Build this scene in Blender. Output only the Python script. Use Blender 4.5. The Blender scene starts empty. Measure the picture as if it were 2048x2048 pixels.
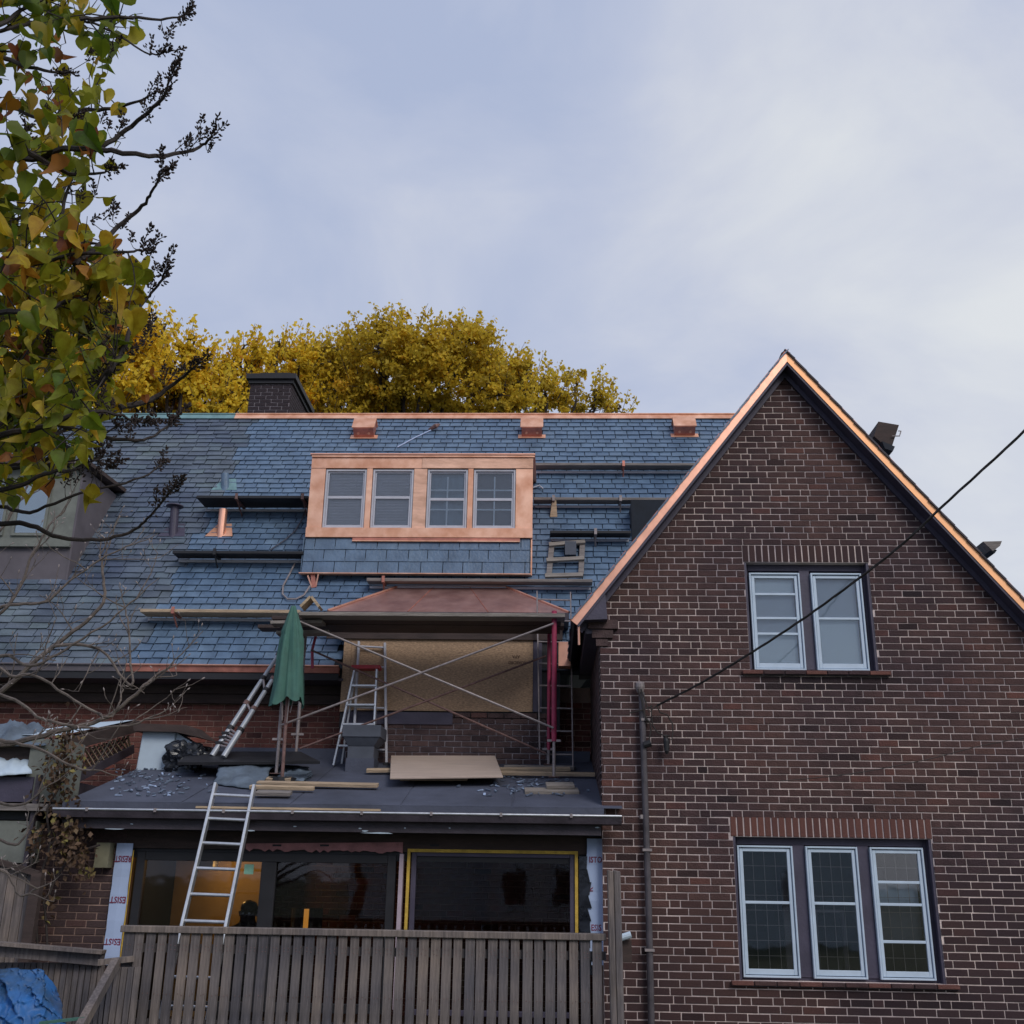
import bpy, bmesh, math, random
import numpy as np
from mathutils import Vector, Matrix, noise
rad = math.radians
random.seed(7)
S = bpy.context.scene
# ------------------------------------------------------------------ camera
F, PITCH, YAW, ROLL, CZ = 2130.0, rad(19), rad(2.2), rad(.9), 2.0
fw = Vector((-math.sin(YAW)*math.cos(PITCH), math.cos(YAW)*math.cos(PITCH), math.sin(PITCH)))
rt = Vector((math.cos(YAW), math.sin(YAW), 0)); up = rt.cross(fw)
R2 = rt*math.cos(ROLL)+up*math.sin(ROLL); U2 = up*math.cos(ROLL)-rt*math.sin(ROLL)
CAM = Vector((0, 0, CZ))
cd = bpy.data.cameras.new("camera"); co = bpy.data.objects.new("camera", cd); S.collection.objects.link(co)
cd.sensor_width = 36; cd.lens = F/2048*36; cd.clip_start = .05; cd.clip_end = 2000
m = Matrix((R2, U2, -fw)).transposed().to_4x4(); m.translation = CAM; co.matrix_world = m
S.camera = co
S.render.resolution_x = S.render.resolution_y = 1024
S.view_settings.view_transform = 'Standard'; S.view_settings.look = 'None'
S.view_settings.exposure = 0.1; S.view_settings.gamma = 1
# ------------------------------------------------------------------ world: Nishita light under an overcast cloud cover
wd = bpy.data.worlds.new("World"); S.world = wd; wd.use_nodes = True
nt = wd.node_tree; N = nt.nodes; L = nt.links; N.clear()
out = N.new('ShaderNodeOutputWorld'); bg = N.new('ShaderNodeBackground'); L.new(bg.outputs[0], out.inputs[0])
sky = N.new('ShaderNodeTexSky'); sky.sky_type = 'NISHITA'; sky.sun_disc = False
SUN_EL, SUN_AZ = rad(38), rad(150)
sky.sun_elevation = SUN_EL; sky.sun_rotation = SUN_AZ
bg.inputs[1].default_value = 0.1
tc = N.new('ShaderNodeTexCoord')
mp = N.new('ShaderNodeMapping'); mp.inputs['Scale'].default_value = (1.3, 1.3, 2.3); mp.inputs['Location'].default_value = (3.1, .4, 1.7)
mp.inputs['Rotation'].default_value = (0, .35, .2)
L.new(tc.outputs['Generated'], mp.inputs[0])
n1 = N.new('ShaderNodeTexNoise'); n1.inputs['Scale'].default_value = 2.6; n1.inputs['Detail'].default_value = 6; n1.inputs['Roughness'].default_value = .54; n1.inputs['Distortion'].default_value = .35
L.new(mp.outputs[0], n1.inputs[0])
# broad drift: the cover thins towards +X
dp = N.new('ShaderNodeVectorMath'); dp.operation = 'DOT_PRODUCT'; dp.inputs[1].default_value = (1.0, .15, -.3)
L.new(tc.outputs['Generated'], dp.inputs[0])
ma = N.new('ShaderNodeMath'); ma.operation = 'MULTIPLY_ADD'; ma.inputs[1].default_value = .40; L.new(dp.outputs['Value'], ma.inputs[0]); L.new(n1.outputs['Fac'], ma.inputs[2])
cr = N.new('ShaderNodeValToRGB'); L.new(ma.outputs[0], cr.inputs[0])
e = cr.color_ramp.elements
e[0].position = .24; e[0].color = (4.1, 4.75, 6.5, 1)
e[1].position = .84; e[1].color = (7.2, 7.45, 7.75, 1)
x = e.new(.45); x.color = (4.95, 5.45, 6.9, 1)
x = e.new(.60); x.color = (5.85, 6.2, 7.2, 1)
mx = N.new('ShaderNodeMixRGB'); mx.inputs[0].default_value = .93
L.new(sky.outputs[0], mx.inputs[1]); L.new(cr.outputs[0], mx.inputs[2]); L.new(mx.outputs[0], bg.inputs[0])
sl = bpy.data.lights.new("sun", 'SUN'); sl.energy = 1.3; sl.angle = rad(25); sl.color = (1, .95, .88)
so = bpy.data.objects.new("sun", sl); S.collection.objects.link(so)
so.rotation_euler = Vector((math.sin(SUN_AZ)*math.cos(SUN_EL), math.cos(SUN_AZ)*math.cos(SUN_EL), math.sin(SUN_EL))).to_track_quat('Z', 'Y').to_euler()

# ------------------------------------------------------------------ helpers
def W(px, py, Y):
    "point of the vertical plane at depth Y that is seen at photograph pixel px,py"
    d = fw*F + R2*(px-1024) + U2*(1024-py)
    return CAM + d*(Y/d.y)
def PLANE(px, py, p0, n):
    d = fw*F + R2*(px-1024) + U2*(1024-py)
    return CAM + d*((Vector(p0)-CAM).dot(n)/d.dot(n))
def PIX(P):
    d = Vector(P)-CAM; k = d.dot(fw)
    return (1024+F*d.dot(R2)/k, 1024-F*d.dot(U2)/k, k)

MATS = {}
def mat(name, col, rough=.7, metal=0., var=.25, scale=6., stretch=(1, 1, 1), bump=.0, bscale=40., col2=None, spec=.5, coord='Object', tone=None, trans=0, big=None):
    m = bpy.data.materials.new(name); m.use_nodes = True; nt = m.node_tree; N = nt.nodes; L = nt.links
    b = N['Principled BSDF']; b.inputs['Roughness'].default_value = rough; b.inputs['Metallic'].default_value = metal
    b.inputs['Specular IOR Level'].default_value = spec
    tcn = N.new('ShaderNodeTexCoord'); mpn = N.new('ShaderNodeMapping'); mpn.inputs['Scale'].default_value = stretch
    L.new(tcn.outputs[coord], mpn.inputs[0])
    nz = N.new('ShaderNodeTexNoise'); nz.inputs['Scale'].default_value = scale; nz.inputs['Detail'].default_value = 6; nz.inputs['Roughness'].default_value = .62
    L.new(mpn.outputs[0], nz.inputs[0])
    r = N.new('ShaderNodeValToRGB'); L.new(nz.outputs['Fac'], r.inputs[0])
    c2 = col2 or tuple(c*(1-var) for c in col); c1 = col if col2 else tuple(min(1, c*(1+var)) for c in col)
    r.color_ramp.elements[0].position = .32; r.color_ramp.elements[0].color = (*c2, 1)
    r.color_ramp.elements[1].position = .68; r.color_ramp.elements[1].color = (*c1, 1)
    last = r.outputs[0]
    if tone:   # per-piece shade from an attribute, tone = list of (pos, colour)
        at = N.new('ShaderNodeAttribute'); at.attribute_name = 'tone'
        tr = N.new('ShaderNodeValToRGB'); L.new(at.outputs['Fac'], tr.inputs[0])
        el = tr.color_ramp.elements
        el[0].position = tone[0][0]; el[0].color = (*tone[0][1], 1); el[1].position = tone[-1][0]; el[1].color = (*tone[-1][1], 1)
        for p, c in tone[1:-1]:
            q = el.new(p); q.color = (*c, 1)
        mm = N.new('ShaderNodeMixRGB'); mm.blend_type = 'MULTIPLY'; mm.inputs[0].default_value = 1
        L.new(last, mm.inputs[1]); L.new(tr.outputs[0], mm.inputs[2]); last = mm.outputs[0]
    if big:    # broad weathering over the whole surface: (scale, low tint, high tint)
        ge = N.new('ShaderNodeNewGeometry'); bn_ = N.new('ShaderNodeTexNoise'); bn_.inputs['Scale'].default_value = big[0]; bn_.inputs['Detail'].default_value = 4
        L.new(ge.outputs['Position'], bn_.inputs[0]); br_ = N.new('ShaderNodeValToRGB'); L.new(bn_.outputs['Fac'], br_.inputs[0])
        br_.color_ramp.elements[0].position = .36; br_.color_ramp.elements[0].color = (*big[1], 1); br_.color_ramp.elements[1].position = .66; br_.color_ramp.elements[1].color = (*big[2], 1)
        m2 = N.new('ShaderNodeMixRGB'); m2.blend_type = 'MULTIPLY'; m2.inputs[0].default_value = 1; L.new(last, m2.inputs[1]); L.new(br_.outputs[0], m2.inputs[2]); last = m2.outputs[0]
    L.new(last, b.inputs['Base Color'])
    rr = N.new('ShaderNodeMapRange'); rr.inputs[3].default_value = max(0, rough-.12); rr.inputs[4].default_value = min(1, rough+.12)
    L.new(nz.outputs['Fac'], rr.inputs[0]); L.new(rr.outputs[0], b.inputs['Roughness'])
    if bump:
        bn = N.new('ShaderNodeTexNoise'); bn.inputs['Scale'].default_value = bscale; bn.inputs['Detail'].default_value = 5; L.new(mpn.outputs[0], bn.inputs[0])
        bp = N.new('ShaderNodeBump'); bp.inputs['Strength'].default_value = bump; bp.inputs['Distance'].default_value = .02
        L.new(bn.outputs['Fac'], bp.inputs['Height']); L.new(bp.outputs[0], b.inputs['Normal'])
    if trans:
        tl = N.new('ShaderNodeBsdfTranslucent'); L.new(last, tl.inputs[0]); ms = N.new('ShaderNodeMixShader'); ms.inputs[0].default_value = trans
        L.new(b.outputs[0], ms.inputs[1]); L.new(tl.outputs[0], ms.inputs[2]); L.new(ms.outputs[0], N['Material Output'].inputs[0])
    MATS[name] = m; return m
def glass(name, tint=(.75, .8, .85), refl=1.0):
    m = bpy.data.materials.new(name); m.use_nodes = True; nt = m.node_tree; N = nt.nodes; L = nt.links; N.clear()
    o = N.new('ShaderNodeOutputMaterial'); t = N.new('ShaderNodeBsdfTransparent'); t.inputs[0].default_value = (*tint, 1)
    g = N.new('ShaderNodeBsdfGlossy'); g.inputs['Roughness'].default_value = .03; fr = N.new('ShaderNodeFresnel'); fr.inputs[0].default_value = 1.5
    mu = N.new('ShaderNodeMath'); mu.operation = 'MULTIPLY_ADD'; mu.inputs[1].default_value = refl; mu.inputs[2].default_value = .03*refl
    nz = N.new('ShaderNodeTexNoise'); nz.inputs['Scale'].default_value = 2.5; tcn = N.new('ShaderNodeTexCoord'); L.new(tcn.outputs['Object'], nz.inputs[0])
    bp = N.new('ShaderNodeBump'); bp.inputs['Strength'].default_value = .07; bp.inputs['Distance'].default_value = .02; L.new(nz.outputs['Fac'], bp.inputs['Height']); L.new(bp.outputs[0], g.inputs['Normal'])
    L.new(fr.outputs[0], mu.inputs[0]); ms = N.new('ShaderNodeMixShader'); L.new(mu.outputs[0], ms.inputs[0]); L.new(t.outputs[0], ms.inputs[1]); L.new(g.outputs[0], ms.inputs[2]); L.new(ms.outputs[0], o.inputs[0])
    return m

CW = {}     # world translation of every parent
def reg(o, parent, loc=(0, 0, 0)):
    S.collection.objects.link(o)
    o.location = loc; CW[o.name] = Vector(loc)
    if parent is not None:
        o.parent = parent; o.matrix_parent_inverse = Matrix.Translation(-CW[parent.name])
    return o
def thing(name, label, cat, loc=(0, 0, 0), group=None):
    o = bpy.data.objects.new(name, None); o.empty_display_size = .2; reg(o, None, loc)
    return tag(o, label, cat, group)
def tag(o, label=None, cat=None, group=None, kind=None):
    if label: o['label'] = label
    if cat: o['category'] = cat
    if group: o['group'] = group
    if kind: o['kind'] = kind
    return o
class MB:
    def __init__(s): s.v = []; s.f = []; s.t = []; s.smooth = False
    def add(s, vs, fs, tone=0.5):
        b = len(s.v); s.v += [tuple(v) for v in vs]; s.f += [tuple(b+i for i in f) for f in fs]; s.t += [tone]*len(fs); return s
    def hexa(s, p, tone=.5):   # p: 8 corners, bottom ring 0-3, top ring 4-7
        return s.add(p, [(3, 2, 1, 0), (4, 5, 6, 7), (0, 1, 5, 4), (1, 2, 6, 5), (2, 3, 7, 6), (3, 0, 4, 7)], tone)
    def box(s, a, b, tone=.5):
        x0, y0, z0 = a; x1, y1, z1 = b
        x0, x1 = min(x0, x1), max(x0, x1); y0, y1 = min(y0, y1), max(y0, y1); z0, z1 = min(z0, z1), max(z0, z1)
        return s.hexa([(x0, y0, z0), (x1, y0, z0), (x1, y1, z0), (x0, y1, z0), (x0, y0, z1), (x1, y0, z1), (x1, y1, z1), (x0, y1, z1)], tone)
    def beam(s, p, q, w, h, upv=(0, 0, 1), tone=.5):
        "bar from p to q, w wide sideways, h thick along upv; p-q is the centre line"
        p = Vector(p); q = Vector(q); d = (q-p).normalized(); u = Vector(upv); sd = d.cross(u)
        if sd.length < 1e-4: sd = d.cross(Vector((0, 1, 0)))
        sd.normalize(); u = sd.cross(d).normalized(); a = sd*w/2; b = u*h/2
        return s.hexa([p-a-b, p+a-b, q+a-b, q-a-b, p-a+b, p+a+b, q+a+b, q-a+b], tone)
    def tube(s, pts, r, n=8, tone=.5, cap=True):
        pts = [Vector(p) for p in pts]; k = len(pts); rs = r if isinstance(r, (list, tuple)) else [r]*k
        b = len(s.v); ref = None
        for i, p in enumerate(pts):
            d = (pts[min(i+1, k-1)]-pts[max(i-1, 0)]).normalized()
            if ref is None:
                ref = d.orthogonal().normalized()
            ref = (ref - d*ref.dot(d))
            ref = ref.normalized() if ref.length > 1e-5 else d.orthogonal().normalized()
            o = d.cross(ref)
            for j in range(n):
                a = 2*math.pi*j/n; s.v.append(tuple(p+(ref*math.cos(a)+o*math.sin(a))*rs[i]))
        for i in range(k-1):
            for j in range(n):
                j2 = (j+1) % n; s.f.append((b+i*n+j, b+i*n+j2, b+(i+1)*n+j2, b+(i+1)*n+j)); s.t.append(tone)
        if cap:
            s.f.append(tuple(b+j for j in reversed(range(n)))); s.t.append(tone)
            s.f.append(tuple(b+(k-1)*n+j for j in range(n))); s.t.append(tone)
        return s
    def extr(s, poly, vec, tone=.5):
        n = len(poly); v = Vector(vec); P = [Vector(p) for p in poly]
        return s.add(P+[p+v for p in P], [tuple(reversed(range(n))), tuple(range(n, 2*n))]+[(i, (i+1) % n, n+(i+1) % n, n+i) for i in range(n)], tone)
    def build(s, name, m, parent=None, loc=None, smooth=False, org=(0, 0, 0)):
        me = bpy.data.meshes.new(name); o0 = Vector(org)
        vs = s.v if o0.length == 0 else [tuple(Vector(v)-o0) for v in s.v]
        me.from_pydata(vs, [], s.f)
        a = me.attributes.new('tone', 'FLOAT', 'FACE'); a.data.foreach_set('value', s.t)
        for mm in (m if isinstance(m, list) else [m]): me.materials.append(mm)
        if smooth: me.polygons.foreach_set('use_smooth', [True]*len(me.polygons))
        me.update()
        bm = bmesh.new(); bm.from_mesh(me); bmesh.ops.recalc_face_normals(bm, faces=bm.faces); bm.to_mesh(me); bm.free()
        return reg(bpy.data.objects.new(name, me), parent, org)
def bevel(o, w=.004, seg=1):
    b = o.modifiers.new('bevel', 'BEVEL'); b.width = w; b.segments = seg; b.limit_method = 'ANGLE'; return o
def fields(o, **k):
    for a, v in k.items(): o[a] = v
    return o

# ------------------------------------------------------------------ materials
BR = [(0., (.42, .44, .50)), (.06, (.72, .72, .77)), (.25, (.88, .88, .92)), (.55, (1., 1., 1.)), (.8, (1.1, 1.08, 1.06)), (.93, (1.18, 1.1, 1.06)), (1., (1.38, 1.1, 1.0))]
m_brick = mat('brick', (.074, .043, .042), .85, var=.22, scale=9, bump=.5, bscale=60, tone=BR, spec=.3, big=(.8, (.74, .76, .88), (1.22, 1.12, 1.02)))
m_brick4 = mat('chimney_brick', (.040, .030, .036), .85, var=.25, scale=9, bump=.5, bscale=60, spec=.3)
m_brick2 = mat('red_brick', (.17, .066, .052), .85, var=.25, scale=9, bump=.5, bscale=60, tone=BR, spec=.3)
m_brick3 = mat('dark_brick', (.085, .055, .055), .85, var=.3, scale=7, bump=.5, bscale=60, tone=BR, spec=.3)  # dark brown brick of the side wall, corbel, bay plinth and end wall
m_soldier = mat('soldier_brick', (.15, .066, .055), .85, var=.22, scale=9, bump=.5, bscale=60, tone=BR, spec=.3)
m_mortar = mat('mortar', (.70, .58, .55), .95, var=.25, scale=5, bump=.4, bscale=90, big=(1.1, (.62, .62, .68), (1.1, 1.08, 1.04)))
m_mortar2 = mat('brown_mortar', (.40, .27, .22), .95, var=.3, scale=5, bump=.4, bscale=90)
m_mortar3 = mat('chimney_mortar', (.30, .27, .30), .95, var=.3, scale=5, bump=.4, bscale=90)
m_slate = mat('new_slate', (.105, .165, .250), .42, var=.22, scale=5, bump=.35, bscale=25, spec=.55,
              tone=[(0, (.82, .84, .88)), (.5, (1, 1, 1)), (1, (1.2, 1.15, 1.1))], big=(1.5, (.88, .9, .94), (1.08, 1.06, 1.04)))
m_slate_old = mat('old_slate', (.108, .134, .172), .5, var=.3, scale=2.2, stretch=(1, 1.6, 1.6), bump=.45, bscale=22, spec=.5, big=(.9, (.62, .66, .80), (1.12, 1.1, 1.05)),
              tone=[(0, (.72, .74, .78)), (.35, (.9, .91, .94)), (.6, (1., 1.02, 1.0)), (.85, (1.05, 1.12, 1.0)), (1, (1.4, 1.35, 1.3))])
m_felt = mat('roof_underlay', (.02, .025, .035), .9)
m_copper = mat('new_copper', (.93, .50, .36), .42, .85, var=.12, scale=3, col2=(.78, .40, .28), bump=.12, bscale=7)
m_copper_m = mat('matt_copper', (1.0, .62, .45), .48, .5, scale=3.2, col2=(.84, .45, .30), bump=.22, bscale=5, big=(5, (.78, .66, .58), (1, 1, 1)))
m_copper_b = mat('bay_copper', (.56, .34, .30), .36, .7, scale=3.5, col2=(.36, .19, .17), bump=.35, bscale=3)
m_copper_d = mat('dull_copper', (.50, .20, .15), .5, .6, var=.3, scale=5, bump=.3, bscale=4)
m_copper_y = mat('yellow_copper', (.92, .47, .24), .5, .55, var=.12, scale=3, bump=.1, bscale=8)
m_verd = mat('verdigris', (.16, .28, .30), .7, var=.25, scale=4)
m_trim = mat('dark_trim_paint', (.060, .052, .085), .55, var=.2, scale=4, bump=.15)
m_trim2 = mat('brown_trim_paint', (.05, .04, .052), .6, var=.3, scale=5, bump=.2)
m_black = mat('black_paint', (.014, .014, .018), .6, var=.3)
m_white = mat('white_window_paint', (.52, .62, .74), .45, var=.06, scale=8)
m_alu_w = mat('grey_window_frame', (.50, .50, .56), .5, var=.08, scale=8)
m_tube = mat('dull_aluminium', (.40, .42, .46), .55, .5, var=.15, scale=9)
m_alu = mat('aluminium', (.62, .63, .66), .38, .8, var=.12, scale=14)
m_steel = mat('galvanised_steel', (.29, .25, .25), .55, .35, var=.25, scale=16)
m_rust = mat('rusty_steel', (.20, .12, .11), .7, .4, var=.35, scale=18)
m_red = mat('red_scaffold_paint', (.34, .028, .08), .5, var=.2, scale=12)
m_redp = mat('red_plastic', (.42, .02, .03), .4)
m_wood = mat('weathered_wood', (.138, .126, .130), .85, var=.38, scale=3.2, stretch=(14, 14, 1.0), bump=.5, bscale=9, tone=[(0, (.6, .62, .68)), (.5, (1, 1, 1)), (1, (1.35, 1.25, 1.1))], big=(2.6, (.72, .72, .78), (1.2, 1.12, 1.05)))
m_plank = mat('plank_wood', (.42, .31, .21), .8, var=.3, scale=3, stretch=(1.2, 12, 12), bump=.4, bscale=9, tone=[(0, (.5, .5, .55)), (.5, (1, 1, 1)), (1, (1.3, 1.3, 1.2))])
m_plank_g = mat('grey_plank_wood', (.20, .175, .165), .85, var=.3, scale=3, stretch=(1.2, 12, 12), bump=.4, bscale=9, tone=[(0, (.5, .5, .55)), (.5, (1, 1, 1)), (1, (1.3, 1.3, 1.2))])
m_ply = mat('plywood', (.46, .36, .30), .8, var=.12, scale=3, stretch=(1, 7, 7), bump=.1)
m_osb = mat('strand_board', (.37, .245, .155), .8, var=.4, scale=30, stretch=(1, 1, 2.5), bump=.2, bscale=30)
m_brownboard = mat('stained_board', (.055, .036, .032), .8, var=.35, scale=3, stretch=(1, 1, 6), bump=.3)
m_roll = mat('roofing_membrane', (.066, .074, .108), .75, var=.28, scale=1.6, bump=.25, bscale=30)
m_tape = mat('blue_membrane', (.42, .52, .74), .5, var=.06, scale=3, bump=.1, bscale=5)
m_brown = 0
m_ink = mat('maroon_ink', (.20, .02, .06), .7)
m_foam = mat('yellow_foam', (.55, .36, .06), .8, var=.25, scale=12, bump=.4)
m_pink = mat('pink_membrane', (.34, .15, .15), .7, var=.3, scale=6, bump=.4)
m_pinkw = mat('pale_pink_strip', (.45, .36, .42), .7, var=.15)
m_green = mat('green_canvas', (.055, .145, .118), .8, var=.15, scale=7, bump=.2, bscale=20)
m_tarp = mat('blue_tarpaulin', (.03, .17, .50), .5, var=.35, scale=2.5, col2=(.02, .05, .09), bump=.6, bscale=4)
m_greytarp = mat('grey_tarpaulin', (.10, .13, .17), .75, var=.35, scale=5, bump=.5, bscale=9)
m_bag = mat('black_plastic', (.012, .014, .02), .28, var=.3, bump=.6, bscale=7)
m_bluewhite = mat('white_board', (.50, .60, .70), .7, var=.08, scale=4)
m_grey = mat('grey_box_paint', (.075, .085, .112), .6, var=.2)
m_pipe = mat('painted_pipe', (.085, .075, .085), .55, .2, var=.35, scale=9)
m_ptan = mat('taupe_paint', (.12, .105, .12), .7, var=.15, scale=4)
m_olive = mat('olive_paint', (.19, .18, .12), .7, var=.2)
m_sage = mat('sage_paint', (.17, .18, .16), .7, var=.2)
m_curtain = mat('blue_curtain', (.16, .24, .33), .9, var=.2, scale=3, stretch=(4, 1, .5))
m_blind = mat('blind_slats', (.62, .62, .70), .6, var=.05)
m_roomwall = mat('plaster', (.55, .40, .20), .9, var=.2, scale=1.2)
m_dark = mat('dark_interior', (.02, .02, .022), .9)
m_sheet = mat('window_sheet', (.72, .86, 1.0), .9, var=.05, scale=1.0)
m_sheet2 = mat('window_sheet_grey', (.46, .56, .68), .9, var=.08, scale=1.0)
m_cable = mat('black_cable', (.03, .024, .022), .7, var=.3, scale=20)
m_bark = mat('dark_bark', (.035, .026, .024), .85, var=.3, scale=20, bump=.4)
m_barkg = mat('grey_bark', (.155, .125, .11), .85, var=.35, scale=15, bump=.4)
m_bud = mat('grey_bud', (.32, .27, .26), .8)
m_seed = mat('seed_husk', (.03, .018, .016), .9)
m_leaf = mat('lilac_leaf', (1, 1, 1), .55, scale=2.2, col2=(.62, .48, .30), trans=.5, spec=.4,
             tone=[(0, (.08, .17, .015)), (.3, (.20, .28, .02)), (.55, (.42, .42, .03)), (.8, (.66, .45, .03)), (.9, (.45, .18, .03)), (1, (.18, .05, .03))])
m_leafbg = mat('autumn_leaf', (1, 1, 1), .6, var=.3, scale=3, trans=.5, spec=.3,
             tone=[(0, (.42, .30, .03)), (.5, (.78, .57, .05)), (.8, (.92, .66, .06)), (1, (.95, .55, .06))])
m_leafyel = mat('yellow_leaf', (1, 1, 1), .6, var=.2, scale=3, trans=.5, spec=.3,
             tone=[(0, (.55, .40, .03)), (.5, (.90, .66, .05)), (.8, (1.0, .70, .05)), (1, (.95, .48, .03))])
m_creeper = mat('creeper_leaf', (1, 1, 1), .7, var=.3, scale=6, trans=.25,
             tone=[(0, (.05, .03, .02)), (.4, (.13, .075, .045)), (.8, (.20, .12, .07)), (1, (.34, .30, .08))])
m_ground = mat('lawn_soil', (.06, .07, .035), .95, var=.4, scale=1.5, bump=.5)
m_deck = mat('deck_boards', (.10, .08, .07), .8, var=.3, scale=3, stretch=(12, 1, 1))
m_skin = mat('skin', (.35, .2, .14), .6); m_cloth = mat('dark_cloth', (.03, .03, .035), .9)
g_win = glass('window_glass', (.94, .96, .97), 1.3); g_dark = glass('sunroom_glass', (.75, .75, .75), .55)

# ------------------------------------------------------------------ ground
MB().add([(-600, -600, 0), (600, -600, 0), (600, 600, 0), (-600, 600, 0)], [(0, 1, 2, 3)]).build('ground', m_ground)
tag(bpy.data.objects['ground'], 'dark lawn and soil of the back garden', 'ground', kind='structure')

# ------------------------------------------------------------------ brickwork
BH = .0705; BL = .2065; JT = .0108
def brick_rows(x0, x1, z0, z1, inside, seed=1, zero=0., header=6):
    rnd = random.Random(seed); out = []
    k = int(math.floor((z0-zero)/BH)); 
    while zero+k*BH < z1:
        zc = zero+(k+.5)*BH
        hdr = header and k % header == 3
        x = x0 + ((k % 2)*BL/2 if not hdr else .03) - BL + rnd.uniform(-.012, .012); j = 0
        while x < x1:
            l = BL if not (hdr and j % 2) else BL*.5
            l *= 1+rnd.uniform(-.02, .02)
            a, b = x+JT/2, x+l-JT/2
            x += l; j += 1
            for (p, q) in inside(a, b, zc):
                if q-p > .012: out.append([p, q, zc+rnd.uniform(-.0015, .0015), BH-JT+rnd.uniform(-.002, .0025), min(1, max(0, rnd.gauss(.5, .24)))])
        k += 1
    return out
UNIT = {}
def unit_brick(m, k):
    if (m.name, k) in UNIT: return UNIT[(m.name, k)]
    rnd = random.Random(k); mb = MB(); j = lambda: rnd.uniform(-.05, .05)
    # slightly rounded front: inset front face
    f = []
    for (sx, sz) in ((-.5, -.5), (.5, -.5), (.5, .5), (-.5, .5)): f.append((sx*.965+j()*.25, 0+j()*.05, sz*.9+j()*.5))
    bk = [(-.5+j()*.08, .12, -.5+j()*.3), (.5+j()*.08, .12, -.5+j()*.3), (.5+j()*.08, .12, .5+j()*.3), (-.5+j()*.08, .12, .5+j()*.3)]
    bb = [(p[0], 1., p[2]) for p in bk]
    mb.add(f+bk+bb, [(0, 1, 2, 3)]+[(i, i+4, (i+1) % 4+4, (i+1) % 4) for i in range(4)]+[(i+4, i+8, (i+1) % 4+8, (i+1) % 4+4) for i in range(4)], (k+.5)/14)
    me = bpy.data.meshes.new('brick'); me.from_pydata(mb.v, [], mb.f)
    a = me.attributes.new('tone', 'FLOAT', 'FACE'); a.data.foreach_set('value', mb.t); me.materials.append(m)
    bm = bmesh.new(); bm.from_mesh(me); bmesh.ops.recalc_face_normals(bm, faces=bm.faces); bm.to_mesh(me); bm.free()
    UNIT[(m.name, k)] = me; return me
def lay(parent, bricks, m, Y, depth=.018, limit=300, vertical=False, side=None):
    "bricks at wall face Y; the largest in view become objects, the rest one mesh"
    def P(a, z): return (a, Y, z) if side is None else (side[0], a, z)
    inf, rest = [], []
    for b in bricks:
        px, py, k = PIX(P((b[0]+b[1])/2, b[2]))
        vis = -10 < px < 2058 and -10 < py < 2058
        (inf if vis else rest).append((k, b))
    inf.sort(key=lambda t: t[0]); keep = inf[:limit]; rest = [b for _, b in inf[limit:]+rest]
    rnd = random.Random(3)
    for _, b in keep:
        kk = min(13, int(b[4]*14)); o = bpy.data.objects.new('brick', unit_brick(m, kk))
        dep = depth+rnd.uniform(-.001, .003)
        c = P((b[0]+b[1])/2, b[2])
        if side is None:
            reg(o, parent, (c[0], Y-rnd.uniform(0, .002), c[2])); o.scale = (b[1]-b[0], dep, b[3])
        else:
            reg(o, parent, (side[0]+side[1]*0, c[1], c[2])); o.rotation_euler = (0, 0, rad(-90) if side[1] > 0 else rad(90)); o.scale = (b[1]-b[0], dep, b[3])
    if rest:
        mb = MB()
        for b in rest:
            w = (b[1]-b[0]); h = b[3]; cx = (b[0]+b[1])/2; cz = b[2]; pr = rnd.uniform(0, .002)
            um = unit_brick(m, min(13, int(b[4]*14)))
            vs = []
            for v in um.vertices:
                if side is None: vs.append((cx+v.co.x*w, Y-pr+v.co.y*depth, cz+v.co.z*h))
                else: vs.append((side[0]+side[1]*(v.co.y*depth), cx+v.co.x*w, cz+v.co.z*h))
            mb.add(vs, [tuple(p.vertices) for p in um.polygons], b[4])
        o = mb.build('brickwork', m, parent); o['kind'] = 'stuff'

# ================================================================== GABLE HOUSE
GY = 11.0
gh = thing('gable_house', 'dark brick house wing with steep pointed gable edged in bright copper', 'house', (2.6, GY, 0))
APX, APZ, SL = 2.635, 7.672, 1.282        # roof line apex (outer top of slates, in the rake plane)
RY = 10.80
def gl(z): return APX-(APZ-z)/SL
def gr(z): return APX+(APZ-z)/SL
WX0, WX1 = .52, 4.95
def lft(z): return max(WX0 if z < 4.62 else -9, gl(z)+.145)
def rgt(z): return min(WX1 if z < 4.62 else 99, gr(z)-.145)
OPL = (1.80, 3.72, 1.125, 2.425)    # lower opening x0,x1,z0,z1
OPU = (2.065, 3.375, 4.065, 5.235)  # upper opening
SOL = (1.775, 3.74, 2.425, 2.618); SOU = (2.05, 3.39, 5.235, 5.425)
gw = MB(); TH = .25
def band(z0, z1, holes=()):
    ed = [lft]+[h for h in holes]+[rgt]
    cur0, cur1 = lft(z0), lft(z1)
    for h in list(holes)+[None]:
        n0, n1 = (h[0], h[0]) if h else (rgt(z0), rgt(z1))
        y0, y1 = GY+.0065, GY+TH
        gw.hexa([(cur0, y0, z0), (n0, y0, z0), (n0, y1, z0), (cur0, y1, z0), (cur1, y0, z1), (n1, y0, z1), (n1, y1, z1), (cur1, y1, z1)])
        if h: cur0 = cur1 = h[1]
band(-.05, OPL[2]); band(OPL[2], OPL[3], [OPL[:2]]); band(OPL[3], OPU[2]); band(OPU[2], 4.6199, [OPU[:2]]); band(4.6201, OPU[3], [OPU[:2]]); band(OPU[3], APZ-.35)
gwall = gw.build('gable_wall', m_mortar, gh)
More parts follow.
